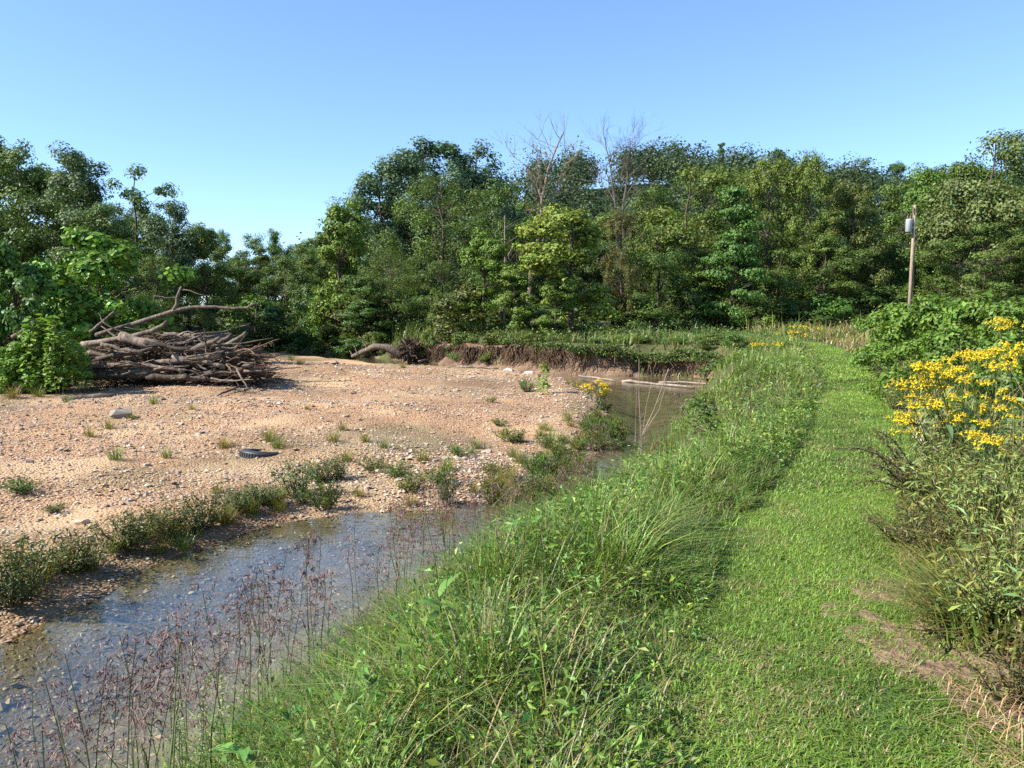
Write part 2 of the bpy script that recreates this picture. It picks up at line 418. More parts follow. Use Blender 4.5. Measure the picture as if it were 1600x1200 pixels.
# roots and dead stalks hanging down the cut bank
mb = MB()
for k in range(2000):
    i = RNG.integers(4, len(cbs) - 4); left = cbs[i, 0] < 2
    if not left and RNG.random() < .85: continue
    top = cbv[i, 6] + np.array([0, 0, RNG.uniform(-.1, .15)]); fwd = -np.array([*nrm[i], 0]); side = np.array([*tg[i], 0])
    L = RNG.uniform(.35, 1.15)
    b = top + fwd * RNG.uniform(.1, .4) + side * RNG.normal(0, .25) - np.array([0, 0, L])
    g = RNG.uniform(.6, 1.5)
    tube(mb, wavy(top, b, 5, .05), [.02, .018, .015, .011, .005], 3, (g, g * .95, g * .85), False)
tag(obj('hanging_roots', (mb, M['root'])), 'tangle of dry roots hanging over the eroded bank', kind='stuff')

# hill behind the woods
crest_px = [(560, 330), (700, 300), (790, 264), (850, 244), (900, 234), (1000, 226), (1100, 226), (1200, 236), (1330, 250), (1400, 266), (1500, 250), (1650, 260), (1900, 300)]
cxs = np.array([at(a, b, 230).x for a, b in crest_px]); czs = np.array([at(a, b, 230).z - 12.5 for a, b in crest_px])
def hill(x, y):
    c = np.interp(x * 230 / np.maximum(y, 150) * .4 + x * .6, cxs, czs, left=0, right=czs[-1])
    c = c * sstep((x + 75) / 60)
    return -2 + (c + 2) * sstep((y - 95) / 140) - .15 * np.maximum(y - 240, 0) + 3 * fbm(x * .02, y * .02, 61, 3)
hx = np.linspace(-90, 300, 80); hy = np.linspace(90, 330, 50); HX, HY = np.meshgrid(hx, hy)
hv = np.stack([HX, HY, hill(HX, HY)], -1).reshape(-1, 3); i0 = (np.arange(49)[:, None] * 80 + np.arange(79)[None]).ravel()
tag(obj('hill', (MB().add(hv, np.stack([i0, i0 + 1, i0 + 81, i0 + 80], 1)), M['hillsoil'], True)), kind='structure')

# ------------------------------------------------------------------ trees
def crown_tree(seed, Ht, W, base=.18, shape='round', nclump=190, per=110, leaf=.17, clump=.75, droop=0., layer=.6, hue=(.055, .1, .022), asp=.6, bare=0., lean=0., trunk_r=None, barkm='bark', gap=.35, bough=.42):
    """returns (trunk mesh, crown mesh) of a tree of height Ht and crown width W"""
    rng = np.random.default_rng(seed)
    tr, cr = MB(), MB()
    r0 = trunk_r or Ht * .014 + .03
    tp = np.array([[rng.normal(0, .02) * Ht * t + lean * t * t * Ht, rng.normal(0, .02) * Ht * t, Ht * t * .93] for t in np.linspace(0, 1, 8)])
    tube(tr, tp, r0 * (1 - np.linspace(0, 1, 8) * .88), 7)
    f = rng.uniform(0, 6.28, 6)
    cents = []
    tries = 0
    boughs, bow = [], []; nb = max(12, nclump // 5); bs = bough * (W * W * Ht / nb) ** (1 / 3)
    while len(boughs) < nb and tries < 4000:
        tries += 1
        t = rng.random()
        if shape == 'round': R_ = math.sqrt(max(0, 1 - (2 * t - .9) ** 2 / 1.21))
        elif shape == 'tall': R_ = (t ** .45) * (1 - t ** 2.6) ** .7 * 1.15
        elif shape == 'cone': R_ = (1 - t) ** .75 * min(1, t * 6 + .35)
        elif shape == 'vase': R_ = (.35 + .75 * t) * math.sqrt(max(0, 1 - t ** 4))
        else: R_ = math.sqrt(max(0, 1 - (2 * t - 1) ** 4)) * .9
        an = rng.uniform(0, 6.283)
        lob = 1 + .2 * math.sin(2 * an + f[0] + t * 5) + .16 * math.sin(3 * an + f[1] - t * 8) + .12 * math.sin(5 * an + f[2] + t * 13)
        rr = R_ * lob * rng.random() ** .38
        z = (base + (1 - base) * t)
        if rr < .25 and rng.random() < .5 and t < .85: continue
        p = np.array([math.cos(an) * rr * W * .47 + lean * z * z * Ht, math.sin(an) * rr * W * .47, z * Ht * .97])
        if boughs and min(np.sum(((p - c) / (1, 1, .8)) ** 2) for c in boughs) < (bs * .55) ** 2: continue
        boughs.append(p)
    boughs[0] = tp[-1] - (0, 0, bs * .3)
    for p in boughs:
        z = bs * rng.uniform(.75, 1.2)
        for c in range(max(3, int(nclump / len(boughs) * rng.uniform(.7, 1.3)))):
            d = rng.normal(0, 1, 3); d /= np.linalg.norm(d); cents.append(p + d * z * rng.random() ** .5 * (.92, .92, .66)); bow.append(p - (0, 0, bs * .25))
    for p, bo in zip(cents, bow):
        zt = max(.06 * Ht, p[2] - (.12 + .25 * rng.random()) * math.hypot(p[0], p[1]) * 2 - .03 * Ht)
        zt = min(zt, Ht * .9); k = zt / (Ht * .93) * 7; a = int(min(6, k)); s = tp[a] + (tp[a + 1] - tp[a]) * (k - a)
        if rng.random() < .6:
            L = np.linalg.norm(p - s); br = max(.012, min(r0 * .4, .008 * L + .006))
            q = wavy(s, p, 5, L * .035, rng, L * .05); tube(tr, q, br * (1 - np.linspace(0, 1, 5) * .8), 4, cap=False)
        if rng.random() < bare: continue
        n = int(per * rng.uniform(.5, 1.4)); cs = clump * rng.uniform(.65, 1.3)
        d = rng.normal(0, 1, (n, 3)); d /= np.linalg.norm(d, axis=1, keepdims=True)
        rad = rng.random(n) ** .38
        pos = p + d * rad[:, None] * cs * np.array([1, 1, layer])
        if droop: pos[:, 2] -= droop * rng.random(n) ** 2 * cs * 2
        out = p - np.array([0, 0, Ht * .45]); out /= np.linalg.norm(out) + 1e-6
        bd = pos - bo; bd /= np.linalg.norm(bd, axis=1, keepdims=True) + 1e-6
        nn = d * .6 + bd * .75 + out * .25 + np.array([0, 0, .2]) + rng.normal(0, .42, (n, 3))
        cc = jitter(np.array(hue) * math.exp(rng.normal(0, .16)), n, rng, .2, .12)
        leaves(cr, pos, nn, leaf * rng.uniform(.75, 1.6, n), cc, rng, asp, .08)
    return tr.mesh('trunk', M[barkm], True), cr.mesh('crown', M['leaf'])
G_DARK, G_MID, G_BLUE, G_LIGHT, G_YEL, G_BRIGHT = (.066, .11, .02), (.092, .142, .024), (.088, .135, .048), (.12, .175, .03), (.15, .215, .03), (.115, .21, .026)
TT = {
    'oak':    [crown_tree(1, 15, 10, .12, 'round', 230, 115, .2, .95, hue=G_MID), crown_tree(2, 15, 10, .1, 'round', 230, 115, .2, .95, hue=G_MID), crown_tree(201, 15, 10, .1, 'col', 110, 190, .22, 1.35, hue=G_MID, gap=.6), crown_tree(202, 15, 10, .14, 'vase', 300, 75, .17, .65, layer=.9, hue=G_MID, gap=.5)],
    'tall':   [crown_tree(3, 17, 7.5, .16, 'tall', 190, 115, .2, .85, layer=.8, hue=G_BLUE), crown_tree(4, 17, 7.5, .2, 'tall', 170, 115, .2, .85, layer=.8, hue=G_BLUE)],
    'willow': [crown_tree(5, 15, 10, .08, 'round', 230, 120, .17, .85, droop=.7, asp=.4, hue=G_LIGHT)],
    'slim':   [crown_tree(6, 8, 3.6, .1, 'tall', 170, 95, .15, .5, hue=G_YEL), crown_tree(7, 8, 3.8, .12, 'col', 160, 95, .15, .52, hue=G_YEL)],
    'syc':    [crown_tree(8, 6, 5.6, .03, 'round', 210, 75, .19, .5, layer=.9, asp=.8, hue=G_BRIGHT, gap=.5)],
    'layer':  [crown_tree(9, 12, 7.5, .04, 'cone', 190, 105, .2, .85, layer=.35, hue=(.07, .14, .026), asp=.6)],
    'airy':   [crown_tree(10, 15, 6.5, .28, 'vase', 90, 95, .2, .75, hue=G_MID, bare=.1), crown_tree(12, 15, 6.5, .3, 'tall', 75, 95, .2, .7, hue=G_LIGHT, bare=.1)],
    'bush':   [crown_tree(13, 3, 3.6, .0, 'round', 90, 70, .14, .5, hue=G_MID, trunk_r=.04), crown_tree(14, 3, 3.6, .0, 'round', 90, 70, .14, .5, hue=G_MID, trunk_r=.04)],
}
def tree(kind, px, Y, top, wpx, label, tint=(1, 1, 1), group=None, name='tree', cat='tree', v=None, rz=None, sink=.05):
    tops = {'oak': (15, 10), 'tall': (17, 7.5), 'willow': (15, 10), 'slim': (8, 3.7), 'syc': (6, 5.6), 'layer': (12, 7.5), 'airy': (15, 6.5), 'bush': (3, 3.6)}
    p = at(px, top, Y); g = H1(p.x, Y) if Y < 95 else float(hill(np.array([p.x]), np.array([Y]))[0])
    h = p.z - g + sink; w = wpx / FPX * Y
    ms = TT[kind]; a, b = ms[RNG.integers(len(ms)) if v is None else v % len(ms)]
    r = thing(name, label, cat, (p.x, Y, g - sink), RNG.uniform(0, 6.28) if rz is None else rz, (w / tops[kind][1], w / tops[kind][1], h / tops[kind][0]), group)
    t = obj('trunk', a, r); c = obj('crown', b, r)
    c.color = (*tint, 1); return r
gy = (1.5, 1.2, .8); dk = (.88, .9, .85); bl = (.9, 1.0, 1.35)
FR = 'trees along the far bank'; LF = 'trees behind the driftwood pile'
for a in [
    ('oak', 25, 49, 210, 190, 'tall dark tree at the left edge of the photo', dk, LF),
    ('tall', 108, 46, 216, 150, 'tall narrow-topped tree, second from the left edge', (.9, .9, .9), LF),
    ('airy', 205, 50, 243, 115, 'thin airy tree with sky gaps behind the driftwood pile', (.95, 1, 1.1), LF),
    ('tall', 268, 44, 303, 110, 'pale green pointed tree beside the sky gap on the left', (.75, .8, .9), LF),
    ('tall', 160, 43, 310, 130, 'mid-height green tree between two taller airy ones', (1, 1.05, .8), LF),
    ('oak', 318, 46, 352, 110, 'round dark tree directly above the long driftwood branch', dk, LF),
    ('syc', 150, 31, 366, 225, 'bright large-leaved young sycamore just behind the driftwood pile', (.95, 1, .9), LF),
    ('syc', 15, 28, 388, 130, 'dark large-leaved sapling at the left edge behind the green shrub', (.5, .6, .6), LF),
    ('oak', 240, 40, 400, 140, 'dense mid-green tree right of the young sycamore', dk, LF),
    ('oak', 445, 60, 393, 90, 'umbrella-shaped tree with dark limbs in the far gap', (.8, .85, .8), FR),
    ('slim', 527, 50, 314, 95, 'slender yellow-green tree beside the open sky gap', (.8, .85, .8), FR),
    ('tall', 592, 62, 243, 130, 'tall bluish poplar, left one of the high group', bl, FR),
    ('tall', 655, 63, 203, 170, 'tallest bluish poplar at the top of the high group', bl, FR),
    ('tall', 738, 64, 212, 160, 'tall bluish poplar, right one of the high group', bl, FR),
    ('willow', 690, 55, 262, 205, 'broad soft willow-like tree in front of the tall poplars', (.8, .85, .9), FR),
    ('oak', 795, 60, 272, 115, 'dark green tree left of the tall dead trunk', (.75, .85, .75), FR),
    ('willow', 610, 47, 385, 130, 'rounded green tree above the fallen trunk', (.75, .8, .8), FR),
    ('layer', 565, 46, 425, 110, 'low green tree leaning out over the upper creek', (.85, .85, .8), FR),
    ('oak', 690, 43.5, 408, 105, 'grey-green small tree with drooping vines above the eroded roots', (.95, .9, 1.1), FR),
    ('slim', 755, 42, 362, 80, 'yellow-green sapling left of the dead trunk', (.72, .82, .8), FR),
    ('slim', 803, 40.5, 415, 75, 'short yellow-green sapling on the bank lip below the dead trunk', (.75, .8, .9), FR),
    ('slim', 893, 39, 321, 140, 'yellowing tree with golden top, brightest in the wood', (1.08, .98, 1), FR),
    ('slim', 868, 38, 430, 60, 'thin green sapling under the golden-topped tree', (.75, .8, .9), FR),
    ('oak', 972, 46, 330, 90, 'dark purplish-brown tree right of the golden one', (.95, .6, .75), FR),
    ('oak', 1078, 56, 243, 185, 'large rounded mid-green tree in the middle of the right wood', (1.05, .95, .8), FR),
    ('layer', 1150, 49, 280, 135, 'bright green layered tree standing forward of the right wood', (.9, .95, .8), FR),
    ('oak', 1030, 50, 340, 110, 'green tree with ivy between the brown tree and the large rounded one', (.8, .85, .8), FR),
    ('oak', 1205, 58, 246, 120, 'tree with lit yellowish crown right of the layered tree', (1.15, 1, .8), FR),
    ('oak', 1268, 57, 240, 115, 'tall green tree with pale top in the right wood', (1.1, 1, .8), FR),
    ('oak', 1335, 59, 285, 120, 'brownish-green tree left of the utility pole', (1.05, .85, .9), FR),
    ('tall', 1445, 68, 248, 120, 'fresh green tree directly behind the utility pole', (1.1, 1.25, .6), FR),
    ('oak', 1555, 58, 186, 190, 'big grey-green tree at the right edge of the photo', (1.25, 1.05, 1.7), FR),
    ('oak', 1545, 50, 350, 150, 'lower green tree in front of the big grey-green one', (.85, .85, .8), FR),
    ('willow', 1475, 66, 330, 90, 'small drooping tree just right of the utility pole', (.8, .8, .8), FR),
    ('oak', 1370, 60, 330, 110, 'dark low tree just left of the utility pole', (.7, .75, .75), FR),
]: tree(*a)
ORD = 'first second third fourth fifth sixth seventh eighth ninth tenth eleventh twelfth thirteenth fourteenth fifteenth sixteenth seventeenth eighteenth nineteenth twentieth'.split(); ORD += ['twenty-' + o for o in ORD[:9]] + ['thirtieth'] + ['thirty-' + o for o in ORD[:9]]
for i, (px, Y, tp, w) in enumerate([(340, 88, 360, 60), (385, 92, 357, 60), (428, 95, 362, 55), (468, 90, 379, 50), (500, 85, 372, 50)]):
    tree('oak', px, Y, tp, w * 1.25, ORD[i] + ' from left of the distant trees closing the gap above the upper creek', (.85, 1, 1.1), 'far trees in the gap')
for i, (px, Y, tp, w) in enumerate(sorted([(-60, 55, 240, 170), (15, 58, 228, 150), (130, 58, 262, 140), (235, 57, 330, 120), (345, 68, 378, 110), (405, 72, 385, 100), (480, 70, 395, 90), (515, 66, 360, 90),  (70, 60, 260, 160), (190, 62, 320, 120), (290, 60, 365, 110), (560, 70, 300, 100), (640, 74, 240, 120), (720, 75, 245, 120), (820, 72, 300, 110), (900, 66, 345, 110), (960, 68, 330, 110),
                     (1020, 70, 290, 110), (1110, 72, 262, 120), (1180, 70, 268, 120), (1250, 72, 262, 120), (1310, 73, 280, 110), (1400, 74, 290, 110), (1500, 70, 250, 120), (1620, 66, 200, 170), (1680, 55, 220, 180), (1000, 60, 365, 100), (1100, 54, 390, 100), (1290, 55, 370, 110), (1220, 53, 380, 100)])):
    tree('oak', px, Y, tp, w * 1.2, ORD[i] + ' tree from the left in the shaded second row of the wood', dk, 'second row of the wood')  # darker crown tint puts some of the wood's depth shade into the leaf colour
# crest trees that stand out against the sky
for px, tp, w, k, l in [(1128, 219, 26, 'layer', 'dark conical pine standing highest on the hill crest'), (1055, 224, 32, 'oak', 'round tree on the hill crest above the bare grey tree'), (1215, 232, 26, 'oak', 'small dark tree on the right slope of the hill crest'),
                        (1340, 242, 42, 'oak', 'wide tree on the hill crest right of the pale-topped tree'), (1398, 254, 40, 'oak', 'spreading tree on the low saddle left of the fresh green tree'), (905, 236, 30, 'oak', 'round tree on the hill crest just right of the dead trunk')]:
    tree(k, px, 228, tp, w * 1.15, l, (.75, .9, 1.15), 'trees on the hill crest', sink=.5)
# understory shrubs in front of the wood
for k in range(39):
    px = np.concatenate([np.linspace(380, 1590, 26), np.linspace(400, 1590, 13)])[np.argsort(np.concatenate([np.linspace(380, 1590, 26), np.linspace(400, 1590, 13)]))][k] + RNG.uniform(-15, 15)
    Y = 52 if px < 520 else (46 if px < 700 else (42 if px < 900 else 44 + (px - 900) * .014))
    tree('bush', px, Y + RNG.uniform(0, 6), RNG.uniform(448, 490), RNG.uniform(80, 130), ORD[k] + ' shrub from the left in the undergrowth at the foot of the wood', (RNG.uniform(.6, .95), RNG.uniform(.65, .95), .8), 'undergrowth shrubs', 'shrub', 'shrub')
for i, (px, py, Y, w) in enumerate([(505, 528, 50, 50), (540, 525, 47, 55), (580, 522, 44.5, 50), (668, 520, 41, 45), (720, 522, 39.3, 50), (770, 520, 37.6, 55), (830, 522, 36, 50), (880, 528, 35, 45), (930, 530, 34.5, 50), (1010, 528, 34.3, 45), (1060, 530, 33.6, 50), (1110, 522, 32, 50), (1150, 525, 30, 60), (1190, 540, 26, 60)]):
    tree('bush', px, Y, py, w, ORD[i] + ' low bush from the left on the lip of the far bank', (RNG.uniform(.75, 1.05), RNG.uniform(.8, 1), .8), 'bushes on the far bank lip', 'bush', 'bush')
# the hill's far-off wood: one mass
mb = MB(); rng = np.random.default_rng(77); n = 0
while n < 560:
    Y = rng.uniform(105, 245); x = rng.uniform(-.28, .72) * Y
    if x < -60: continue
    z = float(hill(np.array([x]), np.array([Y]))[0]); r = rng.uniform(2.6, 4.6); n += 1
    m = 380 if Y > 150 else 240
    d = rng.normal(0, 1, (m, 3)); d /= np.linalg.norm(d, axis=1, keepdims=True); d[:, 2] = d[:, 2] * .9 + .1
    lump = 1 + .25 * np.sin(d[:, 0] * 5 + n) + .2 * np.sin(d[:, 1] * 7 + 2 * n) + .15 * np.sin(d[:, 2] * 9 + n)
    pos = np.array([x, Y, z + 6.5]) + d * (r * lump * rng.random(m) ** .2)[:, None] * np.array([1, 1, 1.25])
    cc = jitter(np.array([(.038, .066, .026), (.046, .076, .027), (.034, .058, .028), (.056, .08, .03)][rng.integers(4)]), m, rng, .2, .08)
    leaves(mb, pos, d + rng.normal(0, .5, (m, 3)) + (0, 0, .4), rng.uniform(.4, .85, m), cc, rng, .75, .1)
o = obj('hillside_wood', (mb, M['leaf'])); tag(o, 'distant green wood covering the hill', kind='stuff')

# dead trees
def bare_tree(seed, pts, r0, r1, nb, blen, up=.8, depth=3, spread=.7, start=.45, col_=(1, 1, 1)):
    rng = np.random.default_rng(seed); mb = MB(); tips = []
    def grow(p, d, L, r, k):
        q = [p]; dd = d.copy()
        for s in range(4):
            dd = dd + rng.normal(0, .13, 3) + np.array([0, 0, .06]); dd /= np.linalg.norm(dd); q.append(q[-1] + dd * L / 4)
        tube(mb, q, r * (1 - np.linspace(0, 1, 5) * .65), 5 if k == depth else 3, col_, False)
        if k <= 0: tips.append(q[-1]); return
        for c in range(rng.integers(3, 5)):
            a = q[rng.integers(1, 5)]; e = dd + rng.normal(0, spread, 3) + np.array([0, 0, .25]); e /= np.linalg.norm(e)
            grow(np.array(a), e, L * rng.uniform(.45, .72), r * .5, k - 1)
    pts = np.array([tuple(p) for p in pts]); n = len(pts)
    s = np.linspace(0, 1, n); S = np.linspace(0, 1, n * 3)
    P_ = np.stack([np.interp(S, s, pts[:, k]) for k in range(3)], 1) + rng.normal(0, .03, (n * 3, 3))
    tube(mb, P_, np.interp(S, [0, 1], [r0, r1]), 7, col_)
    for b in range(nb):
        t = start + (1 - start) * (b + rng.random()) / nb; p = np.array([np.interp(t, S, P_[:, k]) for k in range(3)])
        e = np.array([rng.normal(0, 1), rng.normal(0, .6), up]); e /= np.linalg.norm(e)
        grow(p, e, blen * (1.15 - .6 * t) * rng.uniform(.7, 1.2), np.interp(t, [0, 1], [r0, r1]) * .5, depth - 1)
    return mb, np.array(tips)
Y = 47.
r = thing('dead_tree', 'tall dead tree with two pale trunks rising above the far bank', 'dead tree', (0, 0, 0), group='dead trees')
mb, tips = bare_tree(21, [at(822, 520, Y), at(828, 440, Y), at(842, 370, Y), at(846, 310, Y), at(858, 260, Y), at(880, 205, Y)], .15, .035, 13, 2.8, .9, 3, .6, .5, (.8, .72, .65))
obj('trunk', (mb, M['pale_bark']), r)
mb2, tips2 = bare_tree(22, [at(830, 430, Y + .2), at(848, 380, Y + .2), at(860, 320, Y + .2), at(880, 260, Y + .2), at(905, 240, Y + .2)], .1, .025, 7, 2.2, .6, 3, .6, .5, (.8, .72, .65))
obj('second_trunk', (mb2, M['pale_bark']), r)
tp = np.concatenate([tips, tips2]); tp = tp[tp[:, 2] < at(0, 225, Y).z]; tp = np.repeat(tp[::2], 7, 0) + RNG.normal(0, .16, (len(tp[::2]) * 7, 3))
mb = MB(); leaves(mb, tp, RNG.normal(0, 1, tp.shape), RNG.uniform(.1, .18, len(tp)), jitter((.1, .1, .035), len(tp), RNG), RNG, .6)
obj('withered_leaves', (mb, M['leaf']), r)
Y = 66.
for (a, seed, l) in [((945, 965), 31, 'bare grey leafless tree, left of the pair against the hill'), ((985, 975), 32, 'bare grey leafless tree, right of the pair against the hill')]:
    r = thing('bare_tree', l, 'dead tree', (0, 0, 0), group='dead trees')
    mb, _ = bare_tree(seed, [at(a[1], 500, Y), at(a[1], 400, Y), at(a[1] - 2, 330, Y), at((a[0] + a[1]) / 2, 270, Y), at(a[0], 215, Y)], .15, .03, 16, 3.0, 1.5, 4, .45, .5, (.55, .53, .55))
    obj('trunk', (mb, M['pale_bark']), r)
r = thing('dead_sapling', 'thin bare grey snag between the saplings on the far bank', 'dead tree', (0, 0, 0), group='dead trees')
mb, _ = bare_tree(33, [at(787, 520, 43), at(789, 430, 43), at(788, 335, 43)], .07, .02, 8, 1.2, .7, 2, .6, .5); obj('trunk', (mb, M['pale_bark']), r)

# utility pole
Y = 52.; b = at(1421, 480, Y); zt = at(1421, 320, Y).z; zg = H1(b.x, Y)
r = thing('utility_pole', 'wooden utility pole with grey transformer at the edge of the wood', 'utility pole', (b.x, Y, zg))
mb = MB(); tube(mb, [(0, 0, -.2), (0, 0, 3), (.03, 0, zt - zg)], [.125, .11, .085], 12); obj('post', (mb, M['pole'], True), r)
mb = MB(); z0 = at(1421, 363, Y).z - zg
tube(mb, [(-.36, -.1, z0), (-.36, -.1, z0 + .04), (-.36, -.1, z0 + .75), (-.36, -.1, z0 + .8), (-.36, -.1, z0 + .84)], [.16, .2, .2, .21, .16], 18)
t = obj('transformer', (mb, M['metal'], True), r)
mb = MB()
for dx in (-.1, .1): tube(mb, [(-.36 + dx, -.1, z0 + .8), (-.36 + dx, -.1, z0 + 1.0), (-.36 + dx, -.1, z0 + 1.12)], [.05, .045, .02], 8)
obj('bushing', (mb, M['ceramic']), t)
mb = MB(); tube(mb, [(-.16, -.1, z0 + .3), (0, -.05, z0 + .3)], .05, 6); obj('bracket', (mb, M['metal']), t); mb = MB(); tube(mb, [(-.16, -.1, z0 + .6), (0, -.05, z0 + .6)], .05, 6); obj('bracket', (mb, M['metal']), t)
mb = MB(); tube(mb, [(-.15, -.12, z0 + 1.25), (-.1, -.12, z0 + 1.6)], .045, 8); obj('fuse_cutout', (mb, M['ceramic']), r)
mb = MB(); tube(mb, wavy((-.13, -.12, z0 + 1.55), (-.3, -.1, z0 + 1.1), 5, .03), .012, 5); tube(mb, [(.12, -.1, .1), (.12, -.1, z0 + .4)], .012, 5); obj('lead_wire', (mb, M['wire']), r)

# ------------------------------------------------------------------ driftwood pile
PY = 24.6
def P2(px, py, Y=PY): return np.array(at(px, py, Y))
def log(name, pts, rad, label, group=None, m='drift', cat='log', g=1., sides=9, amp=.0, stub=None):
    pts = np.array([tuple(p) for p in pts], float); n = len(pts); s = np.linspace(0, 1, n); S = np.linspace(0, 1, max(8, n * 3))
    q = np.stack([np.interp(S, s, pts[:, k]) for k in range(3)], 1)
    for _ in range(2): q[1:-1] = (q[:-2] + 2 * q[1:-1] + q[2:]) / 4
    q += RNG.normal(0, .012 + amp, q.shape)
    base = q.mean(0); base[2] = q[:, 2].min()
    r = tag(obj(name, None, None, base), label, cat, group)
    mb = MB(); tube(mb, q - base, np.interp(S, [0, 1], rad) * RNG.uniform(.86, 1.12, len(S)), sides, np.repeat(g * np.concatenate([RNG.uniform(.7, 1.2, len(S)), [.5, .5]])[:, None], 3, 1)[np.concatenate([np.repeat(np.arange(len(S)), sides), [len(S), len(S) + 1]])]); obj('stem', (mb, M[m], True), r)
    if stub:
        for a, b, ra in stub:
            mb = MB(); tube(mb, wavy(np.array(a) - base, np.array(b) - base, 5, .03), np.linspace(ra, ra * .4, 5), 6, (g, g, g)); obj('side_branch', (mb, M[m], True), r)
    return r
DP = 'logs in the driftwood pile'
log('driftwood_limb', [P2(150, 524), P2(211, 507), P2(270, 484), P2(323, 477), P2(374, 485), P2(401, 474)], (.085, .03), 'long arching grey limb reaching right over the driftwood pile', DP,
    stub=[(P2(272, 484), P2(284, 447), .07), (P2(284, 452), P2(330, 462), .02), (P2(400, 474), P2(400, 500), .025), (P2(282, 470), P2(240, 462), .02)])
log('driftwood_limb', [P2(128, 538, 24.1), P2(197, 530, 24), P2(242, 516, 24), P2(262, 503, 24)], (.1, .06), 'pale curved limb rising to the right below the long arching limb', DP, g=1.25)
log('driftwood_log', [P2(189, 526, 24), P2(251, 543, 23.7)], (.15, .16), 'short thick cut log with dark end in the middle of the pile', DP, g=1.1)
log('driftwood_log', [P2(309, 534, 25), P2(362, 527, 25)], (.19, .15), 'thick log at the right top of the pile', DP)
log('driftwood_log', [P2(257, 523, 25), P2(310, 526, 25)], (.09, .1), 'pale log lying level on the back of the pile', DP, g=1.2)
log('driftwood_log', [P2(118, 583, 23.5), P2(180, 582, 23.5), P2(247, 581, 23.5)], (.24, .2), 'thickest log lying along the front foot of the pile', DP, g=.85)
log('driftwood_limb', [P2(125, 574, 23.3), P2(215, 570, 23.3), P2(290, 578, 23.2)], (.09, .05), 'long pale limb lying on the thickest front log', DP, g=1.2)
log('driftwood_limb', [P2(133, 552, 23.9), P2(214, 561, 23.7)], (.08, .05), 'grey limb sloping down left of centre in the pile', DP)
log('driftwood_log', [P2(240, 567, 23.6), P2(300, 562, 23.5), P2(346, 554, 23.4)], (.08, .12), 'forked limb crossing the right front of the pile', DP, stub=[(P2(300, 562, 23.5), P2(330, 585, 23.3), .05)])
log('driftwood_limb', [P2(338, 550, 24), P2(386, 520, 24)], (.08, .06), 'steep pale broken limb at the right end of the pile', DP, g=1.2)
log('driftwood_limb', [P2(330, 545, 24.2), P2(362, 523, 24.2)], (.09, .07), 'dark broken limb leaning beside the steep pale one', DP, g=.7)
log('driftwood_limb', [P2(140, 519, 24.4), P2(178, 489, 24.4)], (.06, .04), 'short limb pointing up right from the left of the pile', DP)
log('driftwood_limb', [P2(20, 527, 26), P2(55, 504, 26)], (.08, .05), 'broken limb sticking up at far left behind the green shrub', DP)
log('driftwood_log', [P2(230, 588, 23.2), P2(330, 592, 23.1)], (.1, .06), 'low dark limb on the gravel at the foot of the pile', DP, g=.6)
for k, (a, b, l) in enumerate([((150, 560), (240, 545), 'grey log tilted up in the left middle of the pile'), ((270, 556), (350, 572), 'bleached log sloping down right of the pile centre'), ((200, 590), (270, 575), 'stub log propped at the front foot of the pile'), ((300, 545), (345, 530), 'broken log end under the thick right-hand log'), ((225, 535), (300, 548), 'dark wet log across the pile centre'), ((160, 540), (225, 552), 'split log below the pale curved limb'), ((330, 590), (395, 570), 'pale forked log at the lower right of the pile')]):
    log('driftwood_log', [P2(*a, 23.7 - .12 * (k % 3)), P2(*b, 23.5 - .1 * (k % 4))], (RNG.uniform(.06, .11), RNG.uniform(.045, .09)), l, DP, g=[.8, 1.3, .6, .8, .4, .9, 1.2][k], amp=.015)
for k in range(90):
    px = RNG.triangular(120, 290, 420); e = (px - 120) / 300; top = np.interp(px, [120, 180, 260, 330, 390, 420], [535, 522, 520, 525, 545, 572])
    py = RNG.uniform(top, 597); Y = PY - .2 - 1.5 * (py - 520) / 80 + RNG.normal(0, .35)
    a = P2(px, py, Y); L = RNG.uniform(.5, 1.7); an = RNG.normal(0, .45); b = a + np.array([math.cos(an) * L * RNG.choice([-1, 1]), RNG.normal(0, .4), math.sin(an) * L * .6])
    b[2] = max(b[2], -.85); a[2] = max(a[2], -.85)
    log('driftwood_branch', [a, (a + b) / 2 + RNG.normal(0, .1, 3), b], (RNG.uniform(.02, .055), .012), 'thin weathered branch tangled in the driftwood pile', 'branches in the driftwood pile', cat='branch', g=RNG.uniform(.5, 1.25), sides=5)
for k in range(26):       # root crown fanning out at the right end
    a = P2(RNG.uniform(345, 390), RNG.uniform(550, 585), 23.7); an = RNG.uniform(-.75, .8)
    L = RNG.uniform(.6, 1.5); b = a + np.array([math.cos(an) * L, RNG.normal(0, .5), math.sin(an) * L * .7]); b[2] = max(b[2], -.88)
    log('driftwood_root', [a, (a + b) / 2 + RNG.normal(0, .13, 3), b], (.045, .01), 'crooked root fanning out at the right end of the driftwood pile', 'roots of the driftwood pile', 'root', 'root', RNG.uniform(.8, 1.6), 5)
mb = MB()
for k in range(3600):     # matted sticks and litter between the logs
    px = RNG.triangular(110, 280, 425); top = np.interp(px, [110, 180, 260, 330, 390, 425], [545, 528, 526, 530, 550, 585]); py = RNG.uniform(top, 602)
    Y = PY + .25 - 1.3 * (py - 520) / 80 + RNG.uniform(0, .9); a = P2(px, py, Y); a[2] = max(a[2], -.95); L = RNG.uniform(.2, .8); an = RNG.normal(0, .6)
    b = a + np.array([math.cos(an) * L, RNG.normal(0, .25), math.sin(an) * L * .5]); g = RNG.uniform(.5, 1.6)
    tube(mb, wavy(a, b, 3, .04), [.016, .013, .006], 3, (g, g, g * .95), False)
tag(obj('driftwood_litter', (mb, M['root'])), 'matted sticks and litter packed between the logs', kind='stuff')
p = gnd(340, 621); q = gnd(392, 607)
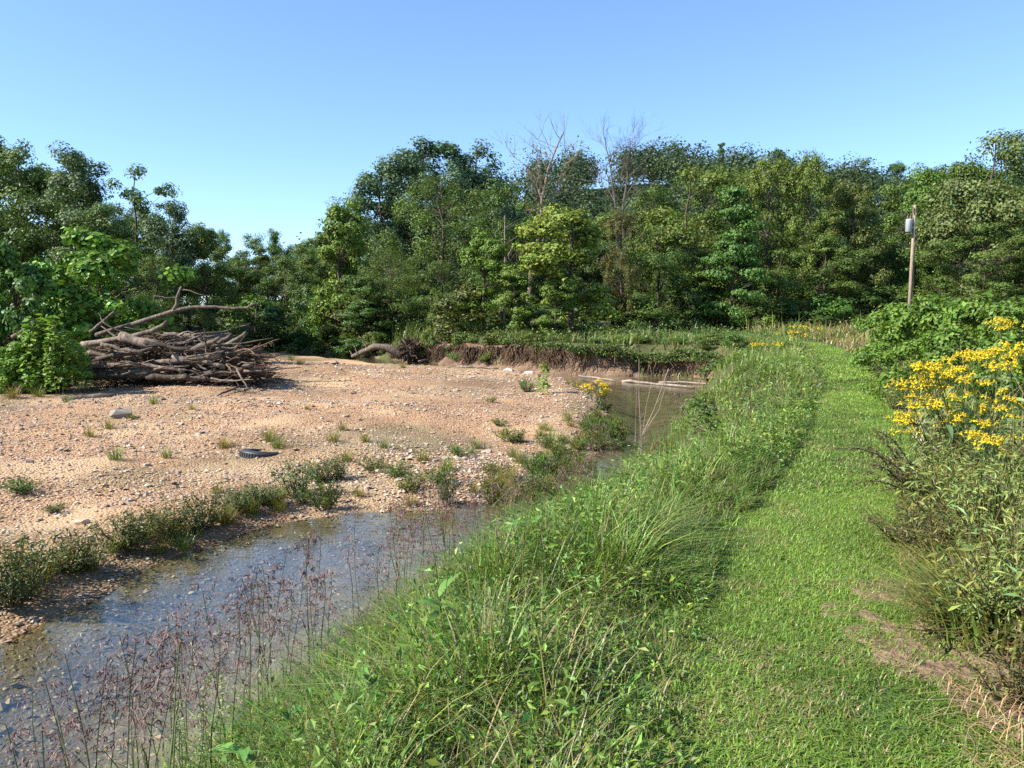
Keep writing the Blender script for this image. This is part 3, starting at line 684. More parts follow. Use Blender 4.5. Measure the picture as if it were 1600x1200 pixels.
log('driftwood_stick', [p + Vector((0, 0, .05)), (p + q) / 2 + Vector((0, 0, .14)), q + Vector((0, 0, .1))], (.02, .045), 'dark stick lying alone on the gravel right of the pile', cat='branch', g=.55, stub=[((p + q) / 2 + Vector((0, 0, .1)), gnd(400, 616) + Vector((0, 0, .06)), .025)])
p = gnd(98, 625); q = gnd(180, 622)
log('driftwood_plank', [p + Vector((0, 0, .02)), q + Vector((0, 0, .03))], (.1, .07), 'half-buried grey timber in the sand left of the rock', cat='log', g=.8)

# concrete chunk, tyre, white stones
def rock(seed, sx, sy, sz, c, rough=.16, sub_=3):
    """angular stone: the hull of a few random points"""
    import bmesh
    rg = np.random.default_rng(seed); p = rg.normal(0, 1, (10 + 5 * sub_, 3)); p /= np.linalg.norm(p, axis=1, keepdims=True); p = np.sign(p) * np.abs(p) ** .8 * rg.uniform(1 - rough, 1.1, (len(p), 1))
    bm = bmesh.new(); [bm.verts.new(tuple(q)) for q in p]; h = bmesh.ops.convex_hull(bm, input=bm.verts[:])
    bmesh.ops.delete(bm, geom=list({e for e in h['geom_interior'] + h['geom_unused'] if isinstance(e, bmesh.types.BMVert)}), context='VERTS')
    bmesh.ops.triangulate(bm, faces=bm.faces[:]); bm.verts.index_update()
    v = np.array([q.co[:] for q in bm.verts]); f = [[q.index for q in fc.verts] for fc in bm.faces]; bm.free()
    return MB().add(v * (sx, sy, sz), None, f, c)
p = gnd(189, 653)
r = tag(obj('rock', (rock(3, .3, .18, .13, (.2, .185, .16), .55, 4), M['stone']), None, p + Vector((0, 0, .08)), .15), 'grey angular rock lying on the sand below the driftwood pile', 'rock')
p = gnd(410, 708)
r = thing('tyre', 'black tyre half buried in the gravel bar', 'tyre', p + Vector((0, 0, -.05)), .2, rot=(R(-6), R(7), .2))
mb = MB(); th = np.linspace(0, 2 * math.pi, 49); pr = [(-.09, -.085), (-.02, -.1), (.06, -.095), (.1, -.06), (.105, 0), (.1, .06), (.06, .095), (-.02, .1), (-.09, .085), (-.075, .07), (.05, .075), (.08, 0), (.05, -.075), (-.075, -.07)]
v = np.array([[(.28 + a) * math.cos(t), (.28 + a) * math.sin(t), z] for t in th[:-1] for a, z in pr]); m = len(pr); n = 48
q = [(i * m + j, ((i + 1) % n) * m + j, ((i + 1) % n) * m + (j + 1) % m, i * m + (j + 1) % m) for i in range(n) for j in range(m)]
ca = obj('carcass', (MB().add(v, q), M['rubber'], True), r)
mb = MB()
for i in range(44):
    t = i / 44 * 6.283; c, s = math.cos(t), math.sin(t); bx = []
    for rr, dt, z in [(a, b, c_) for a in (.37, .395) for b in (-.045, .045) for c_ in (-.055, .055)]: bx.append(((rr) * math.cos(t + dt + z * .4), rr * math.sin(t + dt + z * .4), z))
    mb.add(bx, [(0, 1, 3, 2), (4, 6, 7, 5), (0, 4, 5, 1), (2, 3, 7, 6), (0, 2, 6, 4), (1, 5, 7, 3)])
obj('tread', (mb, M['rubber']), r)
for (a, b, l, s) in [(708, 567, 'pale white stone at the far water edge below the eroded roots', .28), (826, 583, 'small white stone at the water edge under the dark bank', .22), (795, 581, 'flat pale stone in the shallows at the far end of the bar', .3)]:
    p = onz(a, b, ZW); tag(obj('rock', (rock(int(a), s, s * .6, s * .5, (.62, .58, .5), .2, 2), M['stone']), None, p + Vector((0, 0, .02))), l, 'rock', 'pale stones at the far water edge')

# fallen tree with root plate on the far bank, floating poles
Y = 40.5
r = log('fallen_tree', [at(550, 557, Y + 1), at(565, 551, Y + .6), at(585, 541, Y), at(605, 543, Y), at(628, 556, Y)], (.1, .24), 'fallen grey trunk arching out of an upturned root plate', cat='fallen tree',
        stub=[(at(552, 556, Y + 1), at(546, 548, Y + 1), .07), (at(560, 553, Y + .6), at(552, 540, Y + .6), .06), (at(575, 545, Y + .3), at(560, 525, Y + .3), .05)])
mb = MB(); c0 = np.array(at(640, 548, Y)) - np.array(r.location)
for k in range(170):
    d = RNG.normal(0, 1, 3); d[1] *= .5; d /= np.linalg.norm(d); L = RNG.uniform(.45, .95)
    tube(mb, wavy(c0, c0 + d * L * np.array([.75, 1, .95]), 5, .08), np.linspace(.09, .015, 5), 4, (.7, .7, .7), False)
obj('root_plate', (mb, M['root']), r)
for a, b, l, ra in [((905, 588), (962, 595), 'slim pale pole floating left under the cut bank', .04), ((972, 595), (1085, 606), 'long pale pole floating along the foot of the cut bank', .055), ((1030, 597), (1120, 601), 'pale pole wedged against the slumped bank corner', .04)]:
    p, q = onz(a[0], a[1], ZW + .04), onz(b[0], b[1], ZW + .04)
    log('floating_pole', [p, (p + q) / 2 + Vector((0, .15, .02)), q], (ra, ra * .7), l, 'floating poles', 'pale_bark', 'log', 1.0)
for (a, b, c, d, l) in [(715, 573, 778, 576, 'thin branch lying at the foot of the eroded roots'), (655, 565, 690, 560, 'short bleached stick beside the root plate'), (510, 550, 527, 547, 'bleached log end at the upper creek edge')]:
    p, q = onz(a, b, ZW + .1), onz(c, d, ZW + .1); log('driftwood_stick', [p, (p + q) / 2 + Vector((0, 0, .05)), q], (.06, .03), l, 'sticks at the far water edge', cat='branch', g=1.4)

# ------------------------------------------------------------------ gravel
def octa_stones(mb, x, y, s, c, rng, zoff=.25):
    n = len(x); base = np.array([(1, 0, 0), (.3, .95, .1), (-.8, .55, -.05), (-.7, -.65, .1), (.45, -.85, 0), (0, 0, .7), (.1, .1, -.7)])
    tri = np.array([(i, (i + 1) % 5, 5) for i in range(5)] + [((i + 1) % 5, i, 6) for i in range(5)])
    v = base[None] * rng.uniform(.7, 1.3, (n, 7, 1)) * s[:, None, None] * np.stack([np.ones(n), rng.uniform(.6, 1, n), rng.uniform(.45, .85, n)], 1)[:, None]
    a = rng.uniform(0, 6.28, n); ca, sa = np.cos(a)[:, None], np.sin(a)[:, None]
    v = np.stack([v[..., 0] * ca - v[..., 1] * sa, v[..., 0] * sa + v[..., 1] * ca, v[..., 2] + v[..., 0] * rng.normal(0, .25, (n, 1))], -1)
    v += np.stack([x, y, height(x, y) + s * zoff], 1)[:, None]
    t = (np.arange(n)[:, None, None] * 7 + tri[None]).reshape(-1, 3)
    mb.add(v.reshape(-1, 3), None, t, np.repeat(c, 7, 0))
STC = np.array([(.38, .27, .185), (.42, .315, .225), (.34, .23, .155), (.24, .17, .13), (.45, .37, .29), (.29, .24, .205)])
def scat_bar(n, fy, rng):
    y = fy(rng.random(n)); x = rng.uniform(-.72, .32, n) * (y + 3); w, b, dB, dO = zones(x, y); return x, y, w, b, dB
rng = np.random.default_rng(91); mb = MB()
x, y, w, b, dB = scat_bar(98000, lambda u: 6 + 31 * u ** 1.25, rng)
sandy = fbm(x * .22 + y * .1, y * .5 - x * .1, 55, 4); k = b & (rng.random(len(x)) < np.clip(.8 + sandy * 2.4, .12, 1)) & ~((x < -11) & (y > 25)); x, y, dB = x[k], y[k], dB[k]
pale = np.exp(-((x + .6) ** 2 / 6 + (y - 12.5) ** 2 / 5)); s = np.exp(rng.normal(math.log(.0155), .45, len(x))) * (1 + .03 * np.maximum(y - 8, 0)) * (1 + .35 * pale)
c = STC[rng.integers(0, 6, len(x))]; c = c * (1 - pale[:, None] * .45) + np.array([.5, .43, .35]) * pale[:, None] * .45
c = c * np.exp(rng.normal(0, .2, (len(x), 1))) * (1 - .4 * np.exp(-dB / .12))[:, None]
octa_stones(mb, x, y, s, c, rng)
tag(obj('gravel', (mb, M['stone'])), 'tan and peach pebbles covering the gravel bar', kind='stuff')
mb = MB(); x, y, w, b, dB = scat_bar(46000, lambda u: 2.2 + 12 * u ** 1.3, rng); k = w; x, y = x[k], y[k]
octa_stones(mb, x, y, np.exp(rng.normal(math.log(.014), .5, len(x))), jitter((.28, .235, .17), len(x), rng, .28, .1), rng, .0)
tag(obj('creek_pebbles', (mb, M['stone'])), 'pebbles on the bed of the clear shallow pool', kind='stuff')
sm = [rock(60 + k, 1, .75, .5, tuple(STC[k % 6]), .22, 2).mesh('stone', M['stone']) for k in range(6)]
x, y, w, b, dB = scat_bar(2600, lambda u: 7 + 18 * u, rng); k = np.where(b & (dB > .05))[0][:170]
for j in k:
    s = float(np.exp(RNG.normal(math.log(.042), .3)) * (1 + .02 * y[j])); obj('stone', sm[j % 6], gravel_bar, (x[j], y[j], H1(x[j], y[j]) + s * .15), RNG.uniform(0, 6.28), s)

# ------------------------------------------------------------------ grasses
def field_pts(n, x0, x1, y0, y1, rng, p=1.): return rng.uniform(x0, x1, n), y0 + (y1 - y0) * rng.random(n) ** p
LAWN, TALL, DRY = (.16, .25, .036), (.115, .182, .032), (.36, .29, .14)
rng = np.random.default_rng(17)
mb = MB()                                           # mown path
for n, y0, y1, p, hh, ww in [(120000, 1.6, 6.5, 1., .036, .0058), (64000, 6.5, 15, 1.1, .042, .01), (30000, 15, 37, 1.1, .055, .02)]:
    t = y0 + (y1 - y0) * rng.random(n) ** p; xc = np.interp(t, PATH[:, 1], PATH[:, 0]); x = xc + rng.normal(0, .5, n) * 1.0 + rng.uniform(-.6, .6, n); y = t
    k = (path_d(x, y) < path_w(x, y) + .14); x, y = x[k], y[k]; n = len(x)
    patch = fbm(x * 1.6, y * 1.6, 71, 3); bare = fbm(x * 3.5, y * 3.5, 75, 3) > .55; k = ~bare | (rng.random(n) < .25); x, y, patch = x[k], y[k], patch[k]; n = len(x)
    c = jitter(LAWN, n, rng, .22, .1) * (1 + .5 * patch + .3 * fbm(x * .6, y * .6, 73, 2))[:, None]; dry = rng.random(n) < .07 + .2 * (fbm(x * 2.3, y * 2.3, 79, 3) > .3); c[dry] = jitter(DRY, dry.sum(), rng) * .8
    blades(mb, np.stack([x, y, height(x, y) - .005], 1), hh * rng.uniform(.5, 1.5, n), ww * rng.uniform(.7, 1.3, n), rng.uniform(0, 6.28, n), rng.uniform(.3, 2., n), c, 2)
tag(obj('lawn_grass', (mb, M['grass'])), 'short mown grass of the path', kind='stuff')
def tall_zone(x, y, lo=.7, right=False):
    w, b, dB, dO = zones(x, y); pd = path_d(x, y); xc = np.interp(y, PATH[:, 1], PATH[:, 0])
    side = (x > xc) if right else (x < xc)
    return ~w & ~b & side & (pd > lo), dO, pd
mb = MB()                                           # long bank grass between path and creek: tussocks with blades fanning out
def tussock(x, y, cell, rng):
    i, j = np.floor(x / cell), np.floor(y / cell); ex = (i + .2 + .6 * _hash(i, j, 1)) * cell; ey = (j + .2 + .6 * _hash(i, j, 2)) * cell
    return np.arctan2(y - ey, x - ex) + rng.normal(0, .7, len(x)), np.hypot(x - ex, y - ey) / cell, _hash(i, j, 3)
fb = MB()
for n, x0, x1, y0, y1, hh, ww, sg in [(66000, -2.6, 2., 1.4, 7, .36, .006, 3), (54000, -1.2, 4.5, 6, 13, .34, .009, 2), (44000, 1.5, 9, 12, 24, .3, .016, 2), (34000, 4, 16, 22, 42, .36, .035, 2)]:
    x, y = field_pts(n * 2, x0, x1, y0, y1, rng); ok, dO, pd = tall_zone(x, y, .52)
    if y0 > 10: ok &= ~((y > 20) & (dO < 1.5 + .7 * noise(x, y, 3)) & (rng.random(len(x)) < .93))
    if y0 > 20: ok &= (y < 37 + x * .1)
    clump = fbm(x * 1.3, y * 1.3, 81, 3); ok &= rng.random(len(x)) < np.clip(.75 + clump * 1.1, .3, 1)
    x, y, clump, pd, dO = x[ok][:n], y[ok][:n], clump[ok][:n], pd[ok][:n], dO[ok][:n]; n = len(x)
    az, rr, kind = tussock(x, y, .42 if y0 < 10 else .8, rng)
    h = hh * np.exp(rng.normal(0, .38, n)) * (1 + .7 * clump) * (.3 + .7 * sstep((pd - .48) / .35)) * (.7 + .5 * kind) * (.6 + .4 * sstep(dO / .6)) * (1 - .5 * np.exp(-((y - 15) / 4.5) ** 4) * (1 - sstep((dO - 1.1) / 1.4)))
    h = np.minimum(h, .62 if y0 < 5 else .58 if y0 < 20 else .6) * rng.uniform(.8, 1, n)
    h = np.where(pd < .95, np.minimum(h, .12 + .5 * np.maximum(pd - .5, 0)), h)
    az = np.where(rng.random(n) < .68, rng.uniform(0, 6.28, n), az)
    c = jitter(TALL, n, rng, .35, .16) * (.8 + .45 * kind)[:, None] * (1 + .35 * fbm(x * .9, y * .9, 97, 3))[:, None]; dry = rng.random(n) < .17 + .12 * (clump < -.1) + .2 * sstep((y - 8) / 12) * (noise(x * .6, y * .6, 5) > -.05); c[dry] = jitter((.26, .23, .11), dry.sum(), rng)
    blades(mb, np.stack([x, y, height(x, y) - .02], 1), h, ww * rng.uniform(.6, 1.6, n) * (.7 + .7 * kind), az, np.clip(.25 + rr * 1.1 + rng.normal(0, .25, n), .05, 1.6), c, sg)
    k = (rng.random(n) < (.55 if y0 < 10 else .35)) & (fbm(x * .8, y * .8, 99, 3) > -.25); m = k.sum()   # broad leaves of small herbs in between
    pp = np.stack([x[k], y[k], height(x[k], y[k]) + h[k] * rng.uniform(.3, .95, m)], 1) + rng.normal(0, .02, (m, 3))
    leaves(fb, pp, np.array([0, 0, .8]) + rng.normal(0, .6, (m, 3)), np.exp(np.clip(rng.normal(0, .4, m), -.8, .6)) * (.034 if y0 < 5 else .045 if y0 < 10 else .07), jitter((.125, .2, .034), m, rng, .35, .18), rng, .42, .12)
tag(obj('bank_herbs', (fb, M['leaf'])), 'small broad-leaved herbs mixed into the bank grass', kind='stuff')
tag(obj('bank_grass', (mb, M['grass'])), 'long uncut grass on the bank between path and creek', kind='stuff')
mb = MB()                                           # rough grass right of the path
for n, x0, x1, y0, y1, hh, ww, sg in [(52000, 1.4, 5.5, 1.4, 8, .36, .0065, 3), (26000, 3, 16, 8, 22, .5, .016, 3), (30000, 10, 40, 22, 56, .6, .045, 2)]:
    x, y = field_pts(n * 2, x0, x1, y0, y1, rng); ok, dO, pd = tall_zone(x, y, .66, True)
    clump = fbm(x * 1.5, y * 1.5, 85, 3); ok &= rng.random(len(x)) < np.clip(.5 + clump * 1.5, .08, 1)
    x, y, clump, pd = x[ok][:n], y[ok][:n], clump[ok][:n], pd[ok][:n]; n = len(x)
    dirt = ((x - 2.12) / .38) ** 2 + ((y - 3.4) / .75) ** 2 + 2.2 * fbm(x * 3, y * 3, 12, 3); k = (dirt > 1) | (rng.random(n) < .06); x, y, clump, pd = x[k], y[k], clump[k], pd[k]; n = len(x)
    h = hh * np.exp(rng.normal(0, .4, n)) * (.3 + .7 * sstep((pd - .6) / .8)); c = jitter((.14, .185, .036), n, rng, .3, .16)
    dry = rng.random(n) < .3 + .25 * (pd < 1.15) + .2 * (y > 25); c[dry] = jitter((.34, .26, .13), dry.sum(), rng)
    blades(mb, np.stack([x, y, height(x, y) - .02], 1), h, ww * rng.uniform(.6, 1.5, n), rng.uniform(0, 6.28, n), np.clip(rng.normal(.7, .4, n), .05, 1.5), c, sg)
tag(obj('verge_grass', (mb, M['grass'])), 'rough mixed grass and straw right of the path', kind='stuff')
mb = MB()                                           # weeds on top of the far bank, at the foot of the wood
n = 60000; x = rng.uniform(-24, 34, n); y = rng.uniform(29, 58, n); w, b, dB, dO = zones(x, y); ok = ~w & ~b & (dO > .3) & (dO < 14) & (y > 32 + np.maximum(x - 7, 0) * .55); x, y, dO = x[ok], y[ok], dO[ok]; n = len(x)
cl = fbm(x * .6, y * .6, 88, 3); h = np.clip(.55 + cl * .9, .12, 1.3) * rng.uniform(.5, 1.3, n) * np.interp(x, [-8, 0, 3, 9], [1.1, 1, .75, .8])
c = jitter((.085, .13, .03), n, rng, .28, .14); dry = rng.random(n) < .1; c[dry] = jitter((.25, .2, .1), dry.sum(), rng)
blades(mb, np.stack([x, y, height(x, y) - .02], 1), h, rng.uniform(.03, .07, n), rng.uniform(0, 6.28, n), rng.uniform(.1, .9, n), c, 2)
fh = MB(); k = rng.random(n) < .8; m = k.sum()
leaves(fh, np.stack([x[k], y[k], height(x[k], y[k]) + h[k] * rng.uniform(.2, 1.05, m)], 1) + rng.normal(0, .06, (m, 3)), np.array([0, 0, .6]) + rng.normal(0, .7, (m, 3)), rng.uniform(.07, .17, m), jitter((.1, .15, .032), m, rng, .35, .18), rng, .55, .1)
nl = 16000; i = rng.integers(6, len(cbs) - 6, nl); den = noise(i * .035, i * 0., 7) > -.28; i = i[den]; nl = len(i)
dr = rng.random(nl) ** 1.6 * np.clip(.4 + .8 * noise(i * .06, i * 0., 9), .05, .85); dr = dr * np.where(cbs[i, 0] > 1.5, .45, 1.); pp = cbv[i, 7] + np.stack([rng.normal(0, .1, nl), rng.normal(0, .1, nl), .12 - dr * 1.3], 1) - np.concatenate([nrm[i], np.zeros((nl, 1))], 1) * (.08 + .25 * rng.random(nl))[:, None]
leaves(fh, pp, np.array([0, 0, .5]) + rng.normal(0, .7, (nl, 3)), rng.uniform(.06, .14, nl), jitter((.085, .13, .03), nl, rng, .35, .18), rng, .5, .1)
tag(obj('far_bank_herbs', (fh, M['leaf'])), 'broad-leaved weeds overhanging the far bank', kind='stuff')
tag(obj('far_bank_weeds', (mb, M['grass'])), 'green weeds along the top of the far bank', kind='stuff')
gx, gy_ = np.meshgrid(np.linspace(1.5, 2.75, 42), np.linspace(2.3, 4.5, 62)); dq = ((gx - 2.12) / .42) ** 2 + ((gy_ - 3.4) / .85) ** 2 + 2.2 * fbm(gx * 3, gy_ * 3, 12, 3)
gv = np.stack([gx, gy_, height(gx, gy_) + .012 + .012 * fbm(gx * 9, gy_ * 9, 14, 3) - .03 * sstep((dq - .9) / .5)], -1).reshape(-1, 3); i0 = (np.arange(61)[:, None] * 42 + np.arange(41)[None]).ravel(); gq = np.stack([i0, i0 + 1, i0 + 43, i0 + 42], 1); gq = gq[dq.ravel()[gq].max(1) < 1.3]
u, inv = np.unique(gq, return_inverse=True); tag(obj('bare_soil', (MB().add(gv[u], inv.reshape(-1, 4)), M['clay'], True)), 'bare reddish-brown soil beside the near path', kind='structure')
mb = MB()                                           # dry straw at the right foot of the picture
n = 5200; x, y = field_pts(n, 1.5, 3.4, 1.8, 5, rng); pd = path_d(x, y); xc = np.interp(y, PATH[:, 1], PATH[:, 0]); k = (x > xc) & (pd > .5) & (pd < 1.3) & (fbm(x * 2, y * 2, 95, 3) > -.15); x, y = x[k], y[k]; n = len(x)
blades(mb, np.stack([x, y, height(x, y) + .01], 1), rng.uniform(.05, .16, n), np.full(n, .004), rng.uniform(0, 6.28, n), rng.uniform(1., 2.4, n), jitter((.42, .29, .15), n, rng), 3)
tag(obj('cut_straw', (mb, M['grass'])), 'flattened tan straw beside the near path edge', kind='stuff')

# ------------------------------------------------------------------ small plants
def weed_mesh(seed, h, w, n, leaf, c, stems=14, asp=.35, dark=.25):
    rng = np.random.default_rng(seed); sm_, fo = MB(), MB()
    for k in range(stems):
        a = rng.uniform(0, 6.28); r_ = w / 2 * rng.random() ** .6; hh = h * rng.uniform(.6, 1) * (1 - .35 * (r_ / w * 2) ** 2); b = np.array([math.cos(a) * r_, math.sin(a) * r_, hh]); s = b * (.25, .25, 0)
        q = wavy(s, b, 5, .02 * h, rng); tube(sm_, q, np.linspace(.006, .002, 5), 4, (1.1, 1.1, .6), False)
        m = n // stems; t = rng.uniform(.12, 1, m); p = np.stack([np.interp(t, np.linspace(0, 1, 5), q[:, i]) for i in range(3)], 1); d = rng.normal(0, 1, (m, 3)); d[:, 2] = np.abs(d[:, 2]) * .4
        p += d * leaf * .75; cc = jitter(c, m, rng, .25, .15); br = rng.random(m) < dark; cc[br] = jitter((.085, .06, .035), br.sum(), rng)
        leaves(fo, p, d * .4 + np.array([0, 0, .8]) + rng.normal(0, .45, (m, 3)), leaf * rng.uniform(.6, 1.4, m), cc, rng, asp, .1)
    return sm_.mesh('stems', M['bark']), fo.mesh('foliage', M['leaf'])
def plant(name, ms, loc, label, cat, sc=1., group=None, tint=(1, 1, 1)):
    r = thing(name, label, cat, loc, RNG.uniform(0, 6.28), sc, group); obj('stems', ms[0], r); f = obj('foliage', ms[1], r); f.color = (*tint, 1); return r
SW = [weed_mesh(40 + k, .6, .75, 1100, .05, (.1, .13, .04), 26, .36, .16) for k in range(3)]
GB = 'dark weeds along the pool margin'
for px, py, s, l in [(15, 945, 1.15, 'dark weed clump cut off by the left edge above the water'), (118, 893, 1.0, 'dark weed clump second from the left on the pool margin'), (205, 858, .95, 'dense dark weed beside the tiny bright green seedling'), (268, 838, 1.0, 'largest dark weed in the middle of the pool margin row'),
                     (318, 826, .85, 'dark weed clump right of the largest one on the margin'), (365, 800, .75, 'low spreading weed where the margin row thins out'), (415, 786, .7, 'small reddish weed between margin row and the tyre'), (462, 776, .9, 'tall brownish weed below the tyre'),
                     (474, 787, .45, 'single upright weed nearest the water below the tyre'), (497, 752, .8, 'bushy weed right below the tyre'), (528, 748, .6, 'round dark weed at the right end of the margin row')]:
    plant('margin_weed', SW[RNG.integers(3)], gnd(px, py), l, 'weed', (s * RNG.uniform(.9, 1.5), s * RNG.uniform(.9, 1.3), s * RNG.uniform(.85, 1.3)), GB, (RNG.uniform(.8, 1.1), 1, 1))
GW = [weed_mesh(50 + k, .28, .7, 700, .05, (.11, .165, .035), 22, .3, .06) for k in range(2)]
for px, py, s, l in [(620, 745, 1., 'low green weed mat left of the pale pebbles'), (585, 735, .9, 'green weed mat nearest the round dark weed'), (680, 752, 1.0, 'rounded green weed right on the pale pebbles'), (640, 765, .9, 'yellowish low weed above the pool end'), (720, 712, .9, 'green weed patch above the pale pebbles'), (800, 690, 1.2, 'wide weed patch on the right of the bar'),
                     (860, 700, 1.1, 'brownish weed patch near the narrow channel'), (770, 740, .8, 'dry brownish weed among the pale pebbles'), (905, 700, 1., 'weed patch at the channel edge of the bar'), (930, 660, 1.1, 'green weed beside the channel below the yellow flowers'), (945, 640, .9, 'leafy weed at the bar edge under the yellow flowers'), (780, 665, .7, 'weed tuft alone on the upper right of the bar'),
                     (85, 800, .5, 'bright green seedling left of the dense dark weed'), (70, 890, .8, 'light green low weed between the two leftmost dark clumps'), (35, 770, .9, 'flat grey-green weed at the left edge of the bar'), (768, 628, .6, 'small flat weed on the open gravel'), (822, 612, .9, 'rounded grey-green bush beside the bright seedling')]:
    plant('bar_weed', GW[RNG.integers(2)], gnd(px, py), l, 'weed', (s, s, s * (2 if px == 822 else 1)), 'green weeds on the gravel bar', (RNG.uniform(.75, 1.15), RNG.uniform(.8, 1), .9))
# grass tufts on the bar
tm = []
for k in range(3):
    n = 110; mb = MB(); a = rng.uniform(0, 6.28, n); rr = rng.random(n) * .12; blades(mb, np.stack([np.cos(a) * rr, np.sin(a) * rr, np.zeros(n)], 1), rng.uniform(.12, .36, n), rng.uniform(.004, .009, n), a + rng.normal(0, .6, n), rng.uniform(.2, 1.1, n), jitter((.15, .18, .045), n, rng, .2, .15), 3); tm.append(mb.mesh('grass_tuft', M['grass']))
SP_ = [(RNG.uniform(760, 925), RNG.uniform(655, 790), RNG.uniform(.7, 1.3)) for _ in range(34)] + [(RNG.uniform(20, 500), 0, .9) for _ in range(26)] + [(265, 600, 1.6), (240, 632, 1.), (150, 612, 1.2), (105, 630, .9), (420, 690, 1.2), (435, 700, 1.2), (350, 700, 1.), (180, 718, 1.), (205, 655, .8), (170, 670, .9), (140, 682, .8), (520, 690, 1.), (535, 672, .8), (570, 690, .8), (540, 720, .9), (470, 570, 1.4), (455, 565, 1.4), (630, 575, 1.3), (600, 700, .8), (660, 720, 1.), (700, 735, 1.1), (745, 700, .9),
       (640, 790, .8), (560, 775, .7), (830, 735, 1.1), (870, 720, 1.2), (900, 740, 1.3), (860, 760, 1.2), (820, 790, 1.), (790, 805, 1.1), (740, 770, .8), (940, 690, 1.2), (955, 670, 1.2), (880, 690, 1.), (260, 715, .8), (60, 905, 1.2), (45, 930, 1.2), (300, 640, .7), (480, 640, .6), (340, 770, .8), (20, 622, 1.5), (60, 620, 1.3), (900, 605, 1.2), (888, 600, 1.)]
for i, (px, py, s) in enumerate(SP_):
    if py == 0: py = float(np.interp(px, [0, 120, 270, 400, 540], [930, 880, 835, 795, 750])) + RNG.normal(0, 12)
    o = tag(obj('grass_tuft', tm[i % 3], None, gnd(px, py), RNG.uniform(0, 6.28), s), 'small tuft of green grass growing out of the gravel bar', 'grass tuft', 'grass tufts on the gravel bar', 'thing'); o.color = (RNG.uniform(.8, 1.4), RNG.uniform(.85, 1.1), .8, 1)
# left shrub, weeds at the foot of the pile
for a in [('syc', 70, 22.5, 522, 130, 'bright green leafy shrub left of the driftwood pile', (1.1, 1.1, .9)), ('syc', 15, 22, 545, 90, 'smaller bright shrub at the left edge beside the leafy one', (1.05, 1.1, .9))]:
    tree(*a, name='shrub', cat='shrub', group='green shrubs left of the pile')
for px, py, s in [(10, 605, 1.3), (50, 607, 1.4), (95, 604, 1.2), (145, 600, 1.1), (175, 598, .9), (30, 590, 1.5), (110, 590, 1.2)]:
    plant('foot_weed', SW[RNG.integers(3)], gnd(px, py), 'low dark green weed at the shaded foot of the shrubs', 'weed', (1.4 * s, 1.4 * s, s), 'weeds at the foot of the shrubs', (1, 1.15, .8))
def leafy(seed, h, nl, leaf, c, asp=.6, r0=.01, spread=.2):
    rng = np.random.default_rng(seed); a, b = MB(), MB(); q = wavy((0, 0, 0), (rng.normal(0, .05) * h, rng.normal(0, .05) * h, h), 6, .02 * h, rng); tube(a, q, np.linspace(r0, r0 * .3, 6), 5, (1.5, 1.7, 1), False)
    t = rng.uniform(.15, 1, nl); p = np.stack([np.interp(t, np.linspace(0, 1, 6), q[:, i]) for i in range(3)], 1); d = rng.normal(0, 1, (nl, 3)); d[:, 2] *= .25; d /= np.linalg.norm(d, axis=1, keepdims=True)
    leaves(b, p + d * spread * h * (1.1 - .6 * t)[:, None], d * .35 + np.array([0, 0, .8]) + rng.normal(0, .3, (nl, 3)), leaf * rng.uniform(.7, 1.3, nl), jitter(c, nl, rng, .2, .1), rng, asp, .1); return a.mesh('stems', M['bark']), b.mesh('foliage', M['leaf'])
SH = [leafy(k, 1.7, 150, .15, (.13, .22, .03), .75, .014, .16) for k in (15, 16, 17)]
for k, px in enumerate([5, 25, 48, 70, 88, 104, 118, 132, 60, 98, 78, 92, 108, 40, 15, 84, 72, 66]):
    p = at(px, 600, 21.6 + RNG.uniform(-.3, .9)); z = H1(p.x, p.y); plant('shrub_shoot', SH[k % 3], (p.x, p.y, z), 'upright leafy shoot rising from the green shrub left of the pile', 'shoot', RNG.uniform(.7, 1.15) * np.interp(px, [0, 60, 95, 132], [.75, 1.15, 1.25, .8]), 'leafy shoots at the left shrub')
plant('seedling', leafy(5, .95, 70, .16, (.16, .27, .035), .8), gnd(848, 615), 'bright lime-green tree seedling standing alone at the far end of the bar', 'seedling')
p = at(1092, 668, 12.5); p.z = H1(p.x, p.y); plant('white_flowered_plant', leafy(6, 1.1, 260, .13, (.1, .15, .045), .4, .012, .28), p, 'leafy plant with whitish top overhanging the far pool', 'plant')
p = at(1170, 690, 12); p.z = H1(p.x, p.y); plant('tall_weed', leafy(7, 1.25, 120, .09, (.1, .14, .05), .3, .012, .14), p, 'tall single weed stalk right of the white-topped plant', 'weed')
p = at(1000, 712, 11.5); p.z = H1(p.x, p.y)
r = thing('bare_sapling', 'leafless pale forked sapling in front of the far pool', 'sapling', p); Z = p.z
for ends, r_ in [([(1002, 712), (1003, 680), (1022, 640), (1045, 575)], .012), ([(1003, 682), (1030, 640), (1046, 578)], .009), ([(1003, 690), (1000, 620), (998, 560)], .009), ([(1004, 680), (1012, 630), (1018, 600)], .006), ([(1027, 630), (1034, 612), (1028, 603)], .006), ([(994, 690), (994, 600)], .005), ([(1044, 580), (1052, 572), (1041, 560)], .005)]:
    mb = MB(); q = [np.array(at(a, b, 11.5)) - np.array(p) for a, b in ends]; q = np.array(q); q += RNG.normal(0, .01, q.shape); tube(mb, q, np.linspace(r_, r_ * .5, len(q)), 5, (1.1, 1, .9)); obj('twig', (mb, M['pale_bark']), r)

